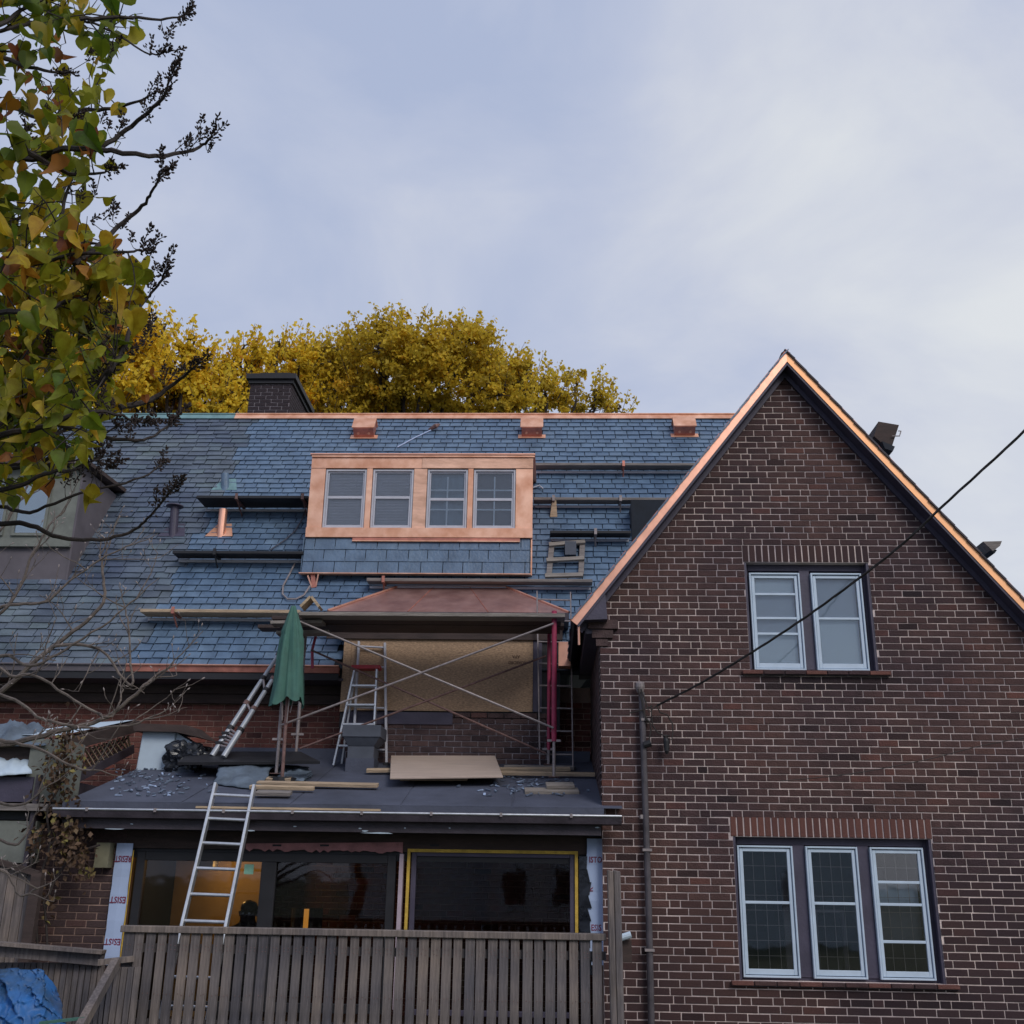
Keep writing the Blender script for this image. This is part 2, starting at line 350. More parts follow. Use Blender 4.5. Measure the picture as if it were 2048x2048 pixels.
def ins_gable(a, b, z):
    l, r = lft(z)-.02, rgt(z)+.05
    if z < 4.62: l = WX0
    a, b = max(a, l), min(b, r)
    segs = [(a, b)]
    for (x0, x1, z0, z1) in (OPL, OPU, SOL, SOU):
        if z0 < z < z1:
            new = []
            for (p, q) in segs:
                if q <= x0 or p >= x1: new.append((p, q))
                else:
                    if p < x0-.01: new.append((p, x0-.002))
                    if q > x1+.01: new.append((x1+.002, q))
            segs = new
    return [(p, q) for p, q in segs if q > p]
gb = brick_rows(WX0, WX1+.3, 0, APZ-.25, ins_gable, 5, zero=OPL[2]-.002)
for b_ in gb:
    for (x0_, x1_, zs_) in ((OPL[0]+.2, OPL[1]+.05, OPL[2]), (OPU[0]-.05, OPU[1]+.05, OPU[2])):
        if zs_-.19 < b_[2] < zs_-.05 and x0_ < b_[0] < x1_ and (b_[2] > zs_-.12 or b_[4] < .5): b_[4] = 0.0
# soldier courses
def soldiers(part, op, n, m):
    x0, x1, z0, z1 = op; st = (x1-x0)/n; rnd = random.Random(n)
    for i in range(n):
        me = unit_brick(m, rnd.randrange(3, 13)); o = bpy.data.objects.new('brick', me)
        reg(o, part, (x0+(i+.5)*st, GY-.001, (z0+z1)/2)); o.rotation_euler = (0, rad(90), 0)
        o.scale = (z1-z0-JT, .02, st-.015)
lint_l = MB().box((SOL[0]-.004, GY+.007, SOL[2]+.002), (SOL[1]+.004, GY+.03, SOL[3])).build('soldier_course', m_mortar, gh)
lint_u = MB().box((SOU[0]-.004, GY+.007, SOU[2]+.002), (SOU[1]+.004, GY+.03, SOU[3])).build('soldier_course', m_mortar, gh)
soldiers(lint_l, SOL, 29, m_soldier); soldiers(lint_u, SOU, 19, m_brick)
lay(gwall, gb, m_brick, GY, limit=250)
# side wall facing the scaffold (brick), back and right walls
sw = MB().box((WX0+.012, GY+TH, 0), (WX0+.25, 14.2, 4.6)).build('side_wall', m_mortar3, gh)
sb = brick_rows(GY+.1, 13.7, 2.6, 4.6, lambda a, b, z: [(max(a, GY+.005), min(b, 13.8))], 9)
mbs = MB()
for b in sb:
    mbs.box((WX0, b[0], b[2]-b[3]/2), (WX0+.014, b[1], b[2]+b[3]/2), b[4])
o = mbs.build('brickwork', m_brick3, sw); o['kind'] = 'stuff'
MB().box((WX1-.25, GY+TH, 0), (WX1-.012, 15.5, 4.6)).build('side_wall', m_mortar3, gh)
# roof slopes of the wing running back
for s, nm in ((-1, 'left'), (1, 'right')):
    ang = Vector((s, 0, -SL)).normalized(); nrm = Vector((s*SL, 0, 1)).normalized()
    ex = APZ-4.55
    a = Vector((APX, RY-.012, APZ)); 
    Lr = ex/SL*math.sqrt(1+SL*SL)
    slp = MB(); d = ang*Lr
    off = -nrm*.035
    off = off+Vector((0, .035, 0)); slp.hexa([a+off-nrm*.03, a+d+off-nrm*.03, a+d+off-nrm*.03+Vector((0, 5.5, 0)), a+off-nrm*.03+Vector((0, 5.5, 0)), a+off, a+d+off, a+d+off+Vector((0, 5.5, 0)), a+off+Vector((0, 5.5, 0))])
    ro = slp.build('roof', m_felt, gh)
    # slates: first columns as objects (edges seen at the rake), the others joined
    nr = int(Lr/.19); rest = MB(); rnd = random.Random(5+s)
    for i in range(nr+1):
        s0 = Lr-i*.19; s1 = max(s0-.36, 0)
        for j in range(14):
            y0 = RY-.02+j*.205+(0 if i % 2 else -.0)+rnd.uniform(-.004, .004); 
            if i % 2 and j: y0 -= .1
            y1 = y0+.2
            lo = a.copy(); lo.y = 0
            b0 = lo+ang*(s0+rnd.uniform(-.012, .012))+nrm*(-.018); b1 = lo+ang*s1-nrm*.032
            th = nrm*.011; p = [b0+Vector((0, y0, 0)), b0+Vector((0, y1, 0)), b1+Vector((0, y1, 0)), b1+Vector((0, y0, 0))]
            q = [v+th for v in p]
            tone = rnd.uniform(.2, .8)
            if j == 0:
                MB().hexa(p+q, tone).build('slate', m_slate if s < 0 else m_trim2, ro)
            else: rest.hexa(p+q, tone)
    o = rest.build('slates', m_slate, ro); o['kind'] = 'stuff'
    # rake: copper strip, dark soffit and frieze board
    def rake(off0, off1, y0, y1, m, name, e0=0, e1=0, lab=None):
        p0 = a+d*0-nrm*off0; p1 = a+d-nrm*off0+ang*e1; p2 = a+d-nrm*off1+ang*e1; p3 = a-nrm*off1
        # mitre at the apex
        def onax(p): 
            t = (APX-p.x)/ang.x; return p+ang*t
        p0, p3 = onax(p0), onax(p3)
        for p in (p0, p1, p2, p3): p.y = 0
        mb = MB(); mb.extr([p+Vector((0, y0, 0)) for p in (p0, p1, p2, p3)], (0, y1-y0, 0)); return mb.build(name, m, gh)
    rake(.016, .098, RY, RY+.02, m_copper_y if s > 0 else m_copper, 'copper_rake_flashing')
    rake(.008, .017, RY-.012, RY+.05, m_copper_d, 'copper_drip_edge')
    rake(.098, .122, RY+.008, GY+.05, m_trim, 'soffit')
    rake(.123, .17, GY-.035, GY-.003, m_trim, 'frieze_board')
MB().extr([W(1118, 1240, RY+.02), W(1152, 1226, RY+.02), W(1210, 1182, RY+.02), W(1215, 1238, RY+.02), W(1160, 1240, RY+.02)][1:], (0, .25, 0)).build('eave_return', m_trim, gh)
cb = MB()
for i, (px0, py0, py1) in enumerate(((1176, 1240, 1258), (1184, 1260, 1276), (1192, 1278, 1292))):
    p = W(px0, py0, GY-.03+i*.01); q = W(1236-i*10, py1, GY-.03+i*.01); cb.box((p.x, GY-.05+.015*i, q.z), (q.x, GY+.02, p.z))
cb.build('corbel', m_brick3, gh)
MB().box((gl(4.6)+.13, GY-.02, 4.44), (WX0+.05, 13.7, 4.6)).build('side_soffit', m_trim, gh)
o = MB().tube([W(1157, 1232, RY+.05), W(1158, 1290, RY+.05)], .012, 6).build('drip_strip', m_copper, gh)
# windows -----------------------------------------------------------
def rect_frame(mb, x0, x1, z0, z1, w, y0, y1, wb=None):
    wb = wb or w
    mb.box((x0, y0, z0), (x0+w, y1, z1)); mb.box((x1-w, y0, z0), (x1, y1, z1)); mb.box((x0+w, y0+.0007, z1-w), (x1-w, y1-.0007, z1)); mb.box((x0+w, y0+.0007, z0), (x1-w, y1-.0007, z0+wb)); return mb
def window(parent, name, x0, x1, z0, z1, Y, mf, bars=(), fw_=.04, behind=None, cold=m_white, kid=True, bevels=True):
    "a framed light: frame part, glass pane and rails as children"
    w = rect_frame(MB(), x0, x1, z0, z1, fw_*.45, Y-.03, Y+.03).build(name, mf, parent); bevel(w, .003)
    g = fw_*.45+.006
    s = rect_frame(MB(), x0+g, x1-g, z0+g, z1-g, fw_*.8, Y-.012, Y+.02, fw_*1.25)
    for t in bars:
        zz = z0+(z1-z0)*t; s.box((x0+g+fw_*.8, Y-.008, zz-.013), (x1-g-fw_*.8, Y+.018, zz+.013))
    o = s.build('sash', cold, w); bevel(o, .003)
    gx = g+fw_*.7
    MB().box((x0+gx, Y+.004, z0+gx), (x1-gx, Y+.008, z1-gx)).build('pane', g_win, w)
    return w, (x0+gx, x1-gx, z0+gx, z1-gx)
def opening(op, mull, name):
    x0, x1, z0, z1 = op
    mb = MB()
    mb.box((x0, GY+.10, z0), (x0+.05, GY+.24, z1)); mb.box((x1-.05, GY+.10, z0), (x1, GY+.24, z1)); mb.box((x0+.05, GY+.10, z1-.07), (x1-.05, GY+.24, z1)); mb.box((x0+.05, GY+.1, z0), (x1-.05, GY+.24, z0+.03))
    for a, b in mull: mb.box((a, GY+.085, z0+.03), (b, GY+.23, z1-.07))
    o = mb.build(name, m_trim, gh); bevel(o, .004); return o
fo = opening(OPU, [(2.655, 2.765)], 'window_frame')
fl = opening(OPL, [(2.385, 2.505), (3.015, 3.13)], 'window_frame')
for (x0, x1) in ((OPU[0], OPU[0]+.02), (OPU[1]-.02, OPU[1])): MB().box((x0-.003, GY+.012, OPU[2]), (x1+.003, GY+.10, OPU[3]-.003)).build('jamb_lining', m_trim, fo)
for (x0, x1) in ((OPL[0], OPL[0]+.02), (OPL[1]-.02, OPL[1])): MB().box((x0-.003, GY+.012, OPL[2]), (x1+.003, GY+.10, OPL[3]-.003)).build('jamb_lining', m_trim, fl)
WY = GY+.075
w1, r1 = window(gh, 'casement_window', 2.118, 2.652, 4.085, 5.13, WY, m_white, bars=(.53, .37, .78))
w2, r2 = window(gh, 'casement_window', 2.768, 3.302, 4.085, 5.13, WY, m_white, bars=(.53,))
w3, r3 = window(gh, 'casement_window', 1.842, 2.382, 1.15, 2.345, WY, m_white, bars=(.56,))
w4, r4 = window(gh, 'casement_window', 2.508, 3.012, 1.15, 2.345, WY, m_white, bars=(.56,))
w5, r5 = window(gh, 'casement_window', 3.133, 3.648, 1.15, 2.345, WY, m_white, bars=(.56, .28, .73))
def sheet(w, r, f0, f1, m, dy=.05, name='blind'):
    MB().box((r[0]+.004, WY+dy, r[2]+(r[3]-r[2])*f0), (r[1]-.004, WY+dy+.004, r[2]+(r[3]-r[2])*f1)).build(name, m, w)
sheet(w1, r1, .84, 1, m_sheet); sheet(w1, r1, .37, .835, m_sheet2); sheet(w1, r1, 0, .365, m_sheet)
sheet(w2, r2, .535, 1, m_sheet2); sheet(w2, r2, 0, .53, m_sheet)
sheet(w5, r5, .565, .74, m_sheet2, .09); sheet(w5, r5, .26, .56, m_grey, .09)
for w, r in ((w3, r3), (w4, r4), (w5, r5)):   # leaded lights behind the storm sash
    mb = MB(); X0, X1, Z0, Z1 = r
    for i in range(1, 4): xx = X0+(X1-X0)*i/4; mb.box((xx-.002, WY+.045, Z0), (xx+.002, WY+.05, Z1))
    for i in range(1, 8): zz = Z0+(Z1-Z0)*i/8; mb.box((X0, WY+.0445, zz-.002), (X1, WY+.0505, zz+.002))
    mb.build('leaded_bars', m_steel, w)
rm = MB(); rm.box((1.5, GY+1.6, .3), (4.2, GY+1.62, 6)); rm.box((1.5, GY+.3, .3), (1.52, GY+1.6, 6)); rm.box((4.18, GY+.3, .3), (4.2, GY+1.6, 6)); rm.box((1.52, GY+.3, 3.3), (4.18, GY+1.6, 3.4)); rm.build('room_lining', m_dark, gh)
sf = rect_frame(MB(), 2.7, 3.0, .9, 1.75, .03, GY+.7, GY+.73); sf.box((2.4, GY+.75, .8), (2.46, GY+.8, 2.1)); sf.build('room_furniture', m_ptan, gh)
# sills of brick on edge
for op, n, z in ((OPL, 10, OPL[2]), (OPU, 7, OPU[2])):
    x0, x1 = op[0]-.09, op[1]+.11
    sp = MB().box((x0+.01, GY-.03, z-.048), (x1-.01, GY+.1, z-.01)).build('sill', m_trim2, gh)
    rnd = random.Random(n); st = (x1-x0)/n
    for i in range(n):
        c = MB().box((x0+i*st+.004, GY-.05+rnd.uniform(-.004, .004), z-.04), (x0+(i+1)*st-.004, GY+.08, z-.002), rnd.uniform(.2, 1)).build('sill_brick', m_brick if i % 3 else m_soldier, sp); bevel(c, .004)

# ================================================================== MAIN HOUSE
A = rad(54.5); cA, sA = math.cos(A), math.sin(A)
YE = 13.3; ZE = W(400, 1330, YE).z
NR = Vector((0, -sA, cA)); SD = Vector((0, cA, sA))
def RPT(x, s, n=0): return Vector((x, YE+s*cA, ZE+s*sA))+NR*n
def RP(px, py, n=0): return PLANE(px, py, RPT(0, 0, n), NR)
def RS(px, py):   # -> x, s on the roof
    p = RP(px, py); return p.x, (p.y-YE)/cA
SR = RS(900, 833)[1]    # ridge
mh = thing('slate_roofed_house', 'long brick house with steep blue grey slate roof and copper dormer', 'house', (-3, 14, 0))
RX0, RX1 = -13.0, 4.0
rf = MB().hexa([RPT(RX0, -.02, -.10), RPT(RX1, -.02, -.10), RPT(RX1, SR, -.10), RPT(RX0, SR, -.10), RPT(RX0, -.02, -.02), RPT(RX1, -.02, -.02), RPT(RX1, SR, -.02), RPT(RX0, SR, -.02)]).build('roof', m_felt, mh)
bk = RPT(0, SR, 0)
MB().hexa([(RX0, bk.y+.002, bk.z-.15), (RX1, bk.y+.002, bk.z-.15), (RX1, bk.y+4, bk.z-5), (RX0, bk.y+4, bk.z-5), (RX0, bk.y+.002, bk.z-.03), (RX1, bk.y+.002, bk.z-.03), (RX1, bk.y+4.1, bk.z-4.9), (RX0, bk.y+4.1, bk.z-4.9)]).build('rear_roof', m_felt, mh)
# dormer measures
DB = RP(830, 1152); DY = DB.y
D_L = W(612, 1078, DY); D_R = W(1065, 1078, DY)
BAYX0 = W(665, 1235, 12.9).x; 
EXP = .134
seamX = lambda s: RS(258, 1325)[0]*(1-s/SR) + RS(505, 845)[0]*(s/SR)
nc = int(SR/EXP)+1
cand, stuff_new, stuff_old = [], [], []
rnd = random.Random(11)
bayR = RS(1130, 1225); bayL = RS(660, 1232)
def slate_pts(x0, x1, s0, s1, l0, l1, th=.009):
    return [RPT(x0, s0, l0), RPT(x1, s0, l0), RPT(x1, s1, l1), RPT(x0, s1, l1), RPT(x0, s0, l0+th), RPT(x1, s0, l0+th), RPT(x1, s1, l1+th), RPT(x0, s1, l1+th)]
for r in range(nc):
    s0 = r*EXP-.03; s1 = min(s0+EXP*1.35, SR)
    x = RX0+rnd.uniform(0, .2); sx = seamX(s0)+.12*((r//3) % 2)+rnd.uniform(-.03, .03)
    w0 = .203
    phase = (r % 2)*.1015
    xs = []
    while x < sx:
        w = rnd.uniform(.19, .33); xs.append((x, min(x+w, sx), 0)); x += w
    x = sx-phase
    while x < RX1:
        w = w0*(1+rnd.uniform(-.03, .03)); xs.append((max(x, sx), x+w, 1)); x += w
    for (a, b, new) in xs:
        if b-a < .03: continue
        # where the bay and the plain eave stop
        c = (a+b)/2
        if s0 < .30 and c > D_L.x+.4 : 
            if PIX(RPT(c, s0))[0] > 680: continue
        j = (0 if new else 1)
        ds = rnd.uniform(-.006, .006)*(1+1.0*j); sk = rnd.uniform(-.003, .003)*(1+1*j)
        p = [RPT(a+.006, s0+ds-sk, .013), RPT(b-.006, s0+ds+sk, .013), RPT(b-.006, s1, -.009), RPT(a+.006, s1, -.009)]
        th = .009+rnd.uniform(0, .004)*(1+j)
        p += [v+NR*th for v in p]
        tone = min(1, max(0, rnd.gauss(.5, .22)))
        px, py, k = PIX(p[0])
        vis = 230 < px < 1150 and 830 < py < 1330 and not (600 < px < 1060 and py > 905 and py < 1200)
        (cand if vis else (stuff_new if new else stuff_old)).append((k, p, tone, new))
cand.sort(key=lambda t: t[0])
for k, p, tone, new in cand[:290]:
    MB().hexa(p, tone).build('slate', m_slate if new else m_slate_old, rf)
for k, p, tone, new in cand[290:]: (stuff_new if new else stuff_old).append((k, p, tone, new))
for lst, mm in ((stuff_new, m_slate), (stuff_old, m_slate_old)):
    mb = MB()
    for k, p, tone, new in lst: mb.hexa(p, tone)
    o = mb.build('slates', mm, rf); o['kind'] = 'stuff'
# ridge caps
xs = RS(472, 833)[0]
def ridge(x0, x1, m, name):
    mb = MB(); a = RPT(x0, SR, 0); b = RPT(x1, SR, 0)
    for (s0, n0) in ((-.125, .03),):
        p = [RPT(x0, SR-.125, .028), RPT(x1, SR-.125, .028), RPT(x1, SR+.02, .028), RPT(x0, SR+.02, .028)]
        mb.hexa(p+[v+NR*.012 for v in p])
    mb.tube([RPT(x0, SR+.01, .045), RPT(x1, SR+.01, .045)], .018, 8)
    mb.hexa([(x0, a.y, a.z+.0), (x1, a.y, a.z), (x1, a.y+.13, a.z-.15), (x0, a.y+.13, a.z-.15), (x0, a.y, a.z+.03), (x1, a.y, a.z+.03), (x1, a.y+.14, a.z-.13), (x0, a.y+.14, a.z-.13)])
    return mb.build(name, m, mh)
ridge(RX0, xs, m_verd, 'ridge_cap'); 
xx = xs
while xx < RX1: ridge(xx+.002, min(xx+2.4, RX1), m_copper_m, 'ridge_cap'); xx += 2.4
# gutters and eaves
gx = RS(258, 1328)[0]; gx1 = W(678, 1330, YE-.08).x
def gutter(x0, x1, m, name, y, z):
    mb = MB(); mb.extr([(x0, y, z), (x0, y-.11, z), (x0, y-.12, z+.02), (x0, y-.105, z-.0), (x0, y-.095, z-.07), (x0, y-.02, z-.09)][::-1], (x1-x0, 0, 0)); g = mb.build(name, m, mh); MB().tube([(x0, y-.122, z+.012), (x1, y-.122, z+.012)], .011, 6).build('gutter_lip', m_copper if m is m_copper_d else m, g); return g
gutter(gx, gx1, m_copper_d, 'gutter', YE+.02, ZE-.03); gutter(RX0, gx-.004, m_ptan, 'gutter', YE+.02, ZE-.03)
MB().box((RX0, YE-.06, ZE-.19), (gx1, YE-.03, ZE-.06)).build('fascia', m_black, mh)
MB().box((RX0, YE-.028, ZE-.19), (gx1+.05, 13.8, ZE-.16)).build('soffit', m_trim2, mh)
cm = MB(); cm.box((RX0, 13.66, ZE-.30), (gx1+.3, 13.79, ZE-.192)); cm.box((RX0, 13.71, ZE-.42), (gx1+.3, 13.79, ZE-.302)); cm.build('frieze', m_brownboard, mh)
MY = 13.8
mwall = MB().box((RX0, MY+.009, 0), (6, MY+.3, ZE-.16)).build('rear_wall', m_mortar2, mh)
def ins_main(a, b, z): return [(a, b)]
mb_ = [b for b in brick_rows(-12.8, 0.6, .2, ZE-.40, ins_main, 21, header=0) ]
for b in mb_:
    if b[4] < .12: b[4] = .0
vis_m = [b for b in mb_ if PIX((b[0], MY, b[2]))[0] > -1400]
lay(mwall, vis_m, m_brick2, MY, limit=0)
# ---- chimney behind the ridge
chn = MB(); CY0 = bk.y+.35
cl = W(497, 800, CY0); cr_ = W(580, 800, CY0); ct = W(520, 768, CY0).z
chm = chn.box((cl.x+.008, CY0+.008, bk.z-1.5), (cr_.x, CY0+1.4, ct)).build('chimney', m_mortar3, mh)
cbr = brick_rows(cl.x, cr_.x, bk.z-.5, ct, lambda a, b, z: [(max(a, cl.x), min(b, cr_.x-.0))], 31, header=0)
lay(chm, cbr, m_brick4, CY0, limit=80)
sbk = MB(); 
for b in brick_rows(CY0, CY0+1.4, bk.z-.5, ct, lambda a, b, z: [(max(a, CY0), min(b, CY0+1.4))], 32, header=0): sbk.box((cr_.x-.004, b[0], b[2]-b[3]/2), (cr_.x+.01, b[1], b[2]+b[3]/2), b[4])
o = sbk.build('brickwork', m_brick4, chm); o['kind'] = 'stuff'
cx0, cx1 = cl.x-.05, cr_.x+.07
MB().box((cx0+.03, CY0-.04, ct), (cx1-.03, CY0+1.45, ct+.07)).build('chimney_cap', m_black, chm)
MB().box((cx0-.01, CY0-.09, ct+.072), (cx1+.02, CY0+1.5, ct+.17)).build('chimney_cap', m_black, chm)
MB().box((cx0+.2, CY0+.05, ct+.172), (cx1-.12, CY0+.6, ct+.25)).build('chimney_pot', m_black, chm)
# ---- roof vents
def roof_vent(px, py, lab=None):
    p = RP(px, py-2); x, s = p.x, (p.y-YE)/cA
    v = MB(); v.extr([RPT(x-.17, s-.16, .02), RPT(x-.17, s-.16, .20), RPT(x-.17, s+.12, .20), RPT(x-.17, s+.2, .02)], (.34, 0, 0))
    o = v.build('roof_vent', m_copper_d, mh)
    h = MB(); h.extr([RPT(x-.19, s-.15, .20), RPT(x-.19, s-.15, .215), RPT(x-.19, s+.14, .22), RPT(x-.19, s+.20, .02), RPT(x-.19, s+.19, .01), RPT(x-.19, s+.13, .20)], (.38, 0, 0)); h.build('vent_hood', m_copper_m, o)
    f = MB(); f.hexa([RPT(x-.23, s-.21, .028), RPT(x+.23, s-.21, .028), RPT(x+.23, s-.10, .026), RPT(x-.23, s-.10, .026), RPT(x-.23, s-.21, .032), RPT(x+.23, s-.21, .032), RPT(x+.23, s-.1, .030), RPT(x-.23, s-.1, .030)]); f.build('vent_flashing', m_copper_m, o)
    for dx in (-.09, .09):
        MB().tube([RPT(x+dx, s-.170, .10), RPT(x+dx, s-.155, .10)], .022, 8).build('vent_hole', m_copper_m, o)
for q in ((731, 869), (1064, 868), (1367, 866)): roof_vent(*q)
# ---- pipes through the slates
def stack(px0, py0, px1, py1, r, m, mfl, cap=None):
    b = RP(px0, py0); t = W(px1, py1, b.y); t = Vector((b.x+(t.x-b.x), b.y, t.z))
    o = MB().tube([b-Vector((0, 0, .1)), t], r, 16).build('vent_pipe', m, mh, smooth=False)
    x, s = b.x, (b.y-YE)/cA
    f = MB(); f.add([RPT(x-.22, s-.06, .026), RPT(x+.19, s-.06, .026), RPT(x+.1, s+.26, .02), RPT(x-.1, s+.26, .02)], [(0, 1, 2, 3)]); f.add([RPT(x-.22, s-.06, .02), RPT(x+.19, s-.06, .02), RPT(x+.19, s-.06, .026), RPT(x-.22, s-.06, .026)], [(0, 1, 2, 3)]); f.build('pipe_flashing', mfl, o)
    if cap: MB().tube([t, t+Vector((0, 0, .015)), t+Vector((0, 0, .05))], [r*2.1, r*2.0, .01], 16).build('pipe_cap', cap, o)
    return o
stack(347, 1070, 350, 1013, .062, m_trim, m_trim, m_trim)
stack(442, 1070, 447, 1019, .062, m_copper, m_copper_m)
stack(452, 978, 450, 948, .06, m_slate, m_verd)
# ---- dormer
ct_l = W(626, 934, DY); zt = ct_l.z
xl, xr = D_L.x, D_R.x
zb = W(840, 1077, DY).z; zap = DB.z
ztop = W(840, 910, DY).z
dm = MB()
dep = (ztop-ZE)/math.tan(A)+YE-DY+.3
dm.box((xl+.02, DY+.05, zb), (xl+.05, DY+dep, ztop-.05)); dm.box((xr-.05, DY+.05, zb), (xr-.02, DY+dep, ztop-.05))
dorm = dm.build('dormer_cheek', m_copper_d, mh)
# the copper casing: boards round four windows
zh = W(840, 938, DY).z                       # underside of head board
wins = [W(a, 1000, DY).x for a in (648, 731, 743, 826, 853, 935, 946, 1031)]
zw0 = W(840, 1058, DY).z; zw1 = zh
xmid = xl+(xr-xl)*.5
m_copper_s = mat('handled_copper', (.95, .58, .42), .45, .5, scale=2.2, stretch=(1, 1, 3), col2=(.55, .30, .19), bump=.3, bscale=4)
MB().box((xl, DY-.03, zh+.002), (xmid, DY+.02, ztop-.055)).build('dormer_head', m_copper_m, mh)
MB().box((xmid+.004, DY-.034, zh+.002), (xr, DY+.02, ztop-.056)).build('dormer_head', m_copper_s, mh)
MB().box((xl-.0, DY-.055, ztop-.052), (xr+.02, DY+.02, ztop-.02)).build('dormer_cornice', m_copper_m, mh)
tp = MB(); tp.hexa([(xl-.02, DY-.07, ztop-.018), (xr+.03, DY-.07, ztop-.018), (xr+.03, DY+dep+.25, ztop+.12), (xl-.02, DY+dep+.25, ztop+.12), (xl-.02, DY-.07, ztop+.0), (xr+.03, DY-.07, ztop+.0), (xr+.03, DY+dep+.25, ztop+.16), (xl-.02, DY+dep+.25, ztop+.16)])
tp.build('dormer_roof', m_copper, mh)
edges = [xl]+wins+[xr]
for i in range(0, len(edges), 2):
    MB().box((edges[i]+.003*(i > 0), DY-.022-.002*(i % 4), zw0-.0), (edges[i+1]-.003, DY+.02, zw1)).build('dormer_casing_board', m_copper_m if i != 4 else m_copper_s, mh)
s_ = MB().box((xl+.0, DY-.06, zb+.0), (xr, DY+.02, zw0-.002)).build('dormer_sill', m_copper_m, mh)
x0 = W(706, 1080, DY).x; x1 = W(1040, 1080, DY).x
MB().box((x0, DY-.05, zb-.05), (x1, DY-.0, zb-.003)).build('dormer_sill_apron', m_copper_d, mh)
MB().box((x0, DY-.075, zb-.065), (x1, DY-.0, zb-.052)).build('dormer_sill_apron', m_copper_m, mh)
# apron slates below
xal, xar = W(607, 1115, DY-.05).x, W(1060, 1115, DY-.05).x
ap = MB().hexa([(xal, DY-.10, zap-.0), (xar, DY-.10, zap), (xar, DY+.2, zap), (xal, DY+.2, zap), (xal, DY-.01, zb-.004), (xar, DY-.01, zb-.004), (xar, DY+.1, zb-.004), (xal, DY+.1, zb-.004)]).build('dormer_apron', m_felt, mh)
rows = 3; hh = (zb-zap)/rows
for r in range(rows):
    z0 = zap+r*hh+.0; z1 = min(z0+hh*1.25, zb-.006); x = xal-(.0 if r % 2 else .14); 
    def ypl(z): return DY-.10+.09*(z-zap)/(zb-zap)
    while x < xar-.02:
        w = .29*(1+rnd.uniform(-.08, .08)); a, b = max(x, xal)+.005, min(x+w, xar)-.005; x += w
        if b-a < .04: continue
        dz = rnd.uniform(-.003, .003)
        MB().hexa([(a, ypl(z0)-.016, z0+dz), (b, ypl(z0)-.016, z0+dz), (b, ypl(z1)-.003, z1), (a, ypl(z1)-.003, z1), (a, ypl(z0)-.026, z0+dz), (b, ypl(z0)-.026, z0+dz), (b, ypl(z1)-.013, z1), (a, ypl(z1)-.013, z1)], rnd.uniform(.05, .6)).build('slate', m_slate, ap)
fl_ = W(600, 1152, DY-.12); fr_ = W(1062, 1155, DY-.12)
MB().beam((fl_.x, DY-.16, zap-.02), (xar+.02, DY-.16, zap-.02), .1, .012).build('apron_flashing', m_copper_m, mh)
MB().beam((xar+.02, DY-.03, zap), (xar+.02, DY-.0, zb), .02, .05).build('apron_flashing', m_copper_m, mh)
MB().beam((xal-.015, DY-.06, zap), (xal-.015, DY-.03, zb), .012, .05).build('apron_flashing', m_slate, mh)
MB().box((xl+.06, DY+.35, zb), (xr-.06, DY+.37, ztop-.06)).build('dormer_room', m_dark, mh)
for i in range(4):
    a, b = wins[2*i]+.004, wins[2*i+1]-.004; z0, z1 = zw0+.004, zw1-.012
    w = rect_frame(MB(), a, b, z0, z1, .028, DY-.012, DY+.03).build('dormer_window', m_alu_w, mh); bevel(w, .003)
    zm = z0+(z1-z0)*(.53 if i < 2 else .5)
    sh = rect_frame(MB(), a+.031, b-.031, z0+.031, zm, .022, DY+.003, DY+.025); sh.build('sash', m_alu_w, w)
    sh = rect_frame(MB(), a+.031, b-.031, zm+.002, z1-.031, .018, DY+.012, DY+.036); sh.build('sash', m_alu_w, w)
    MB().box((a+.04, DY+.016, z0+.04), (b-.04, DY+.019, z1-.04)).build('pane', g_win, w)
    if i < 2:
        bl = MB(); n = 34
        for k in range(n):
            zz = z0+.05+(z1-z0-.1)*k/n
            bl.hexa([(a+.045, DY+.05, zz), (b-.045, DY+.05, zz), (b-.045, DY+.068, zz+.012), (a+.045, DY+.068, zz+.012), (a+.045, DY+.05, zz+.002), (b-.045, DY+.05, zz+.002), (b-.045, DY+.068, zz+.0145), (a+.045, DY+.068, zz+.0145)])
        bl.box((a+.045, DY+.072, z0+.05), (b-.045, DY+.076, z1-.05)); bl.build('blind', m_blind if i == 0 else m_blind, w)
    else:
        mu = MB(); xm = (a+b)/2
        mu.box((xm-.011, DY+.021, z0+.05), (xm+.011, DY+.028, z1-.1))
        for f in ((.33, .66) if i == 2 else (.33, .66)): mu.box((a+.05, DY+.022, z0+(z1-z0)*f-.010), (b-.05, DY+.027, z0+(z1-z0)*f+.010))
        mu.build('muntin', m_white, w)
        MB().box((a+.045, DY+.08, z0+.05), (b-.045, DY+.085, z1-.05)).build('blind', m_curtain if i == 2 else m_grey, w)
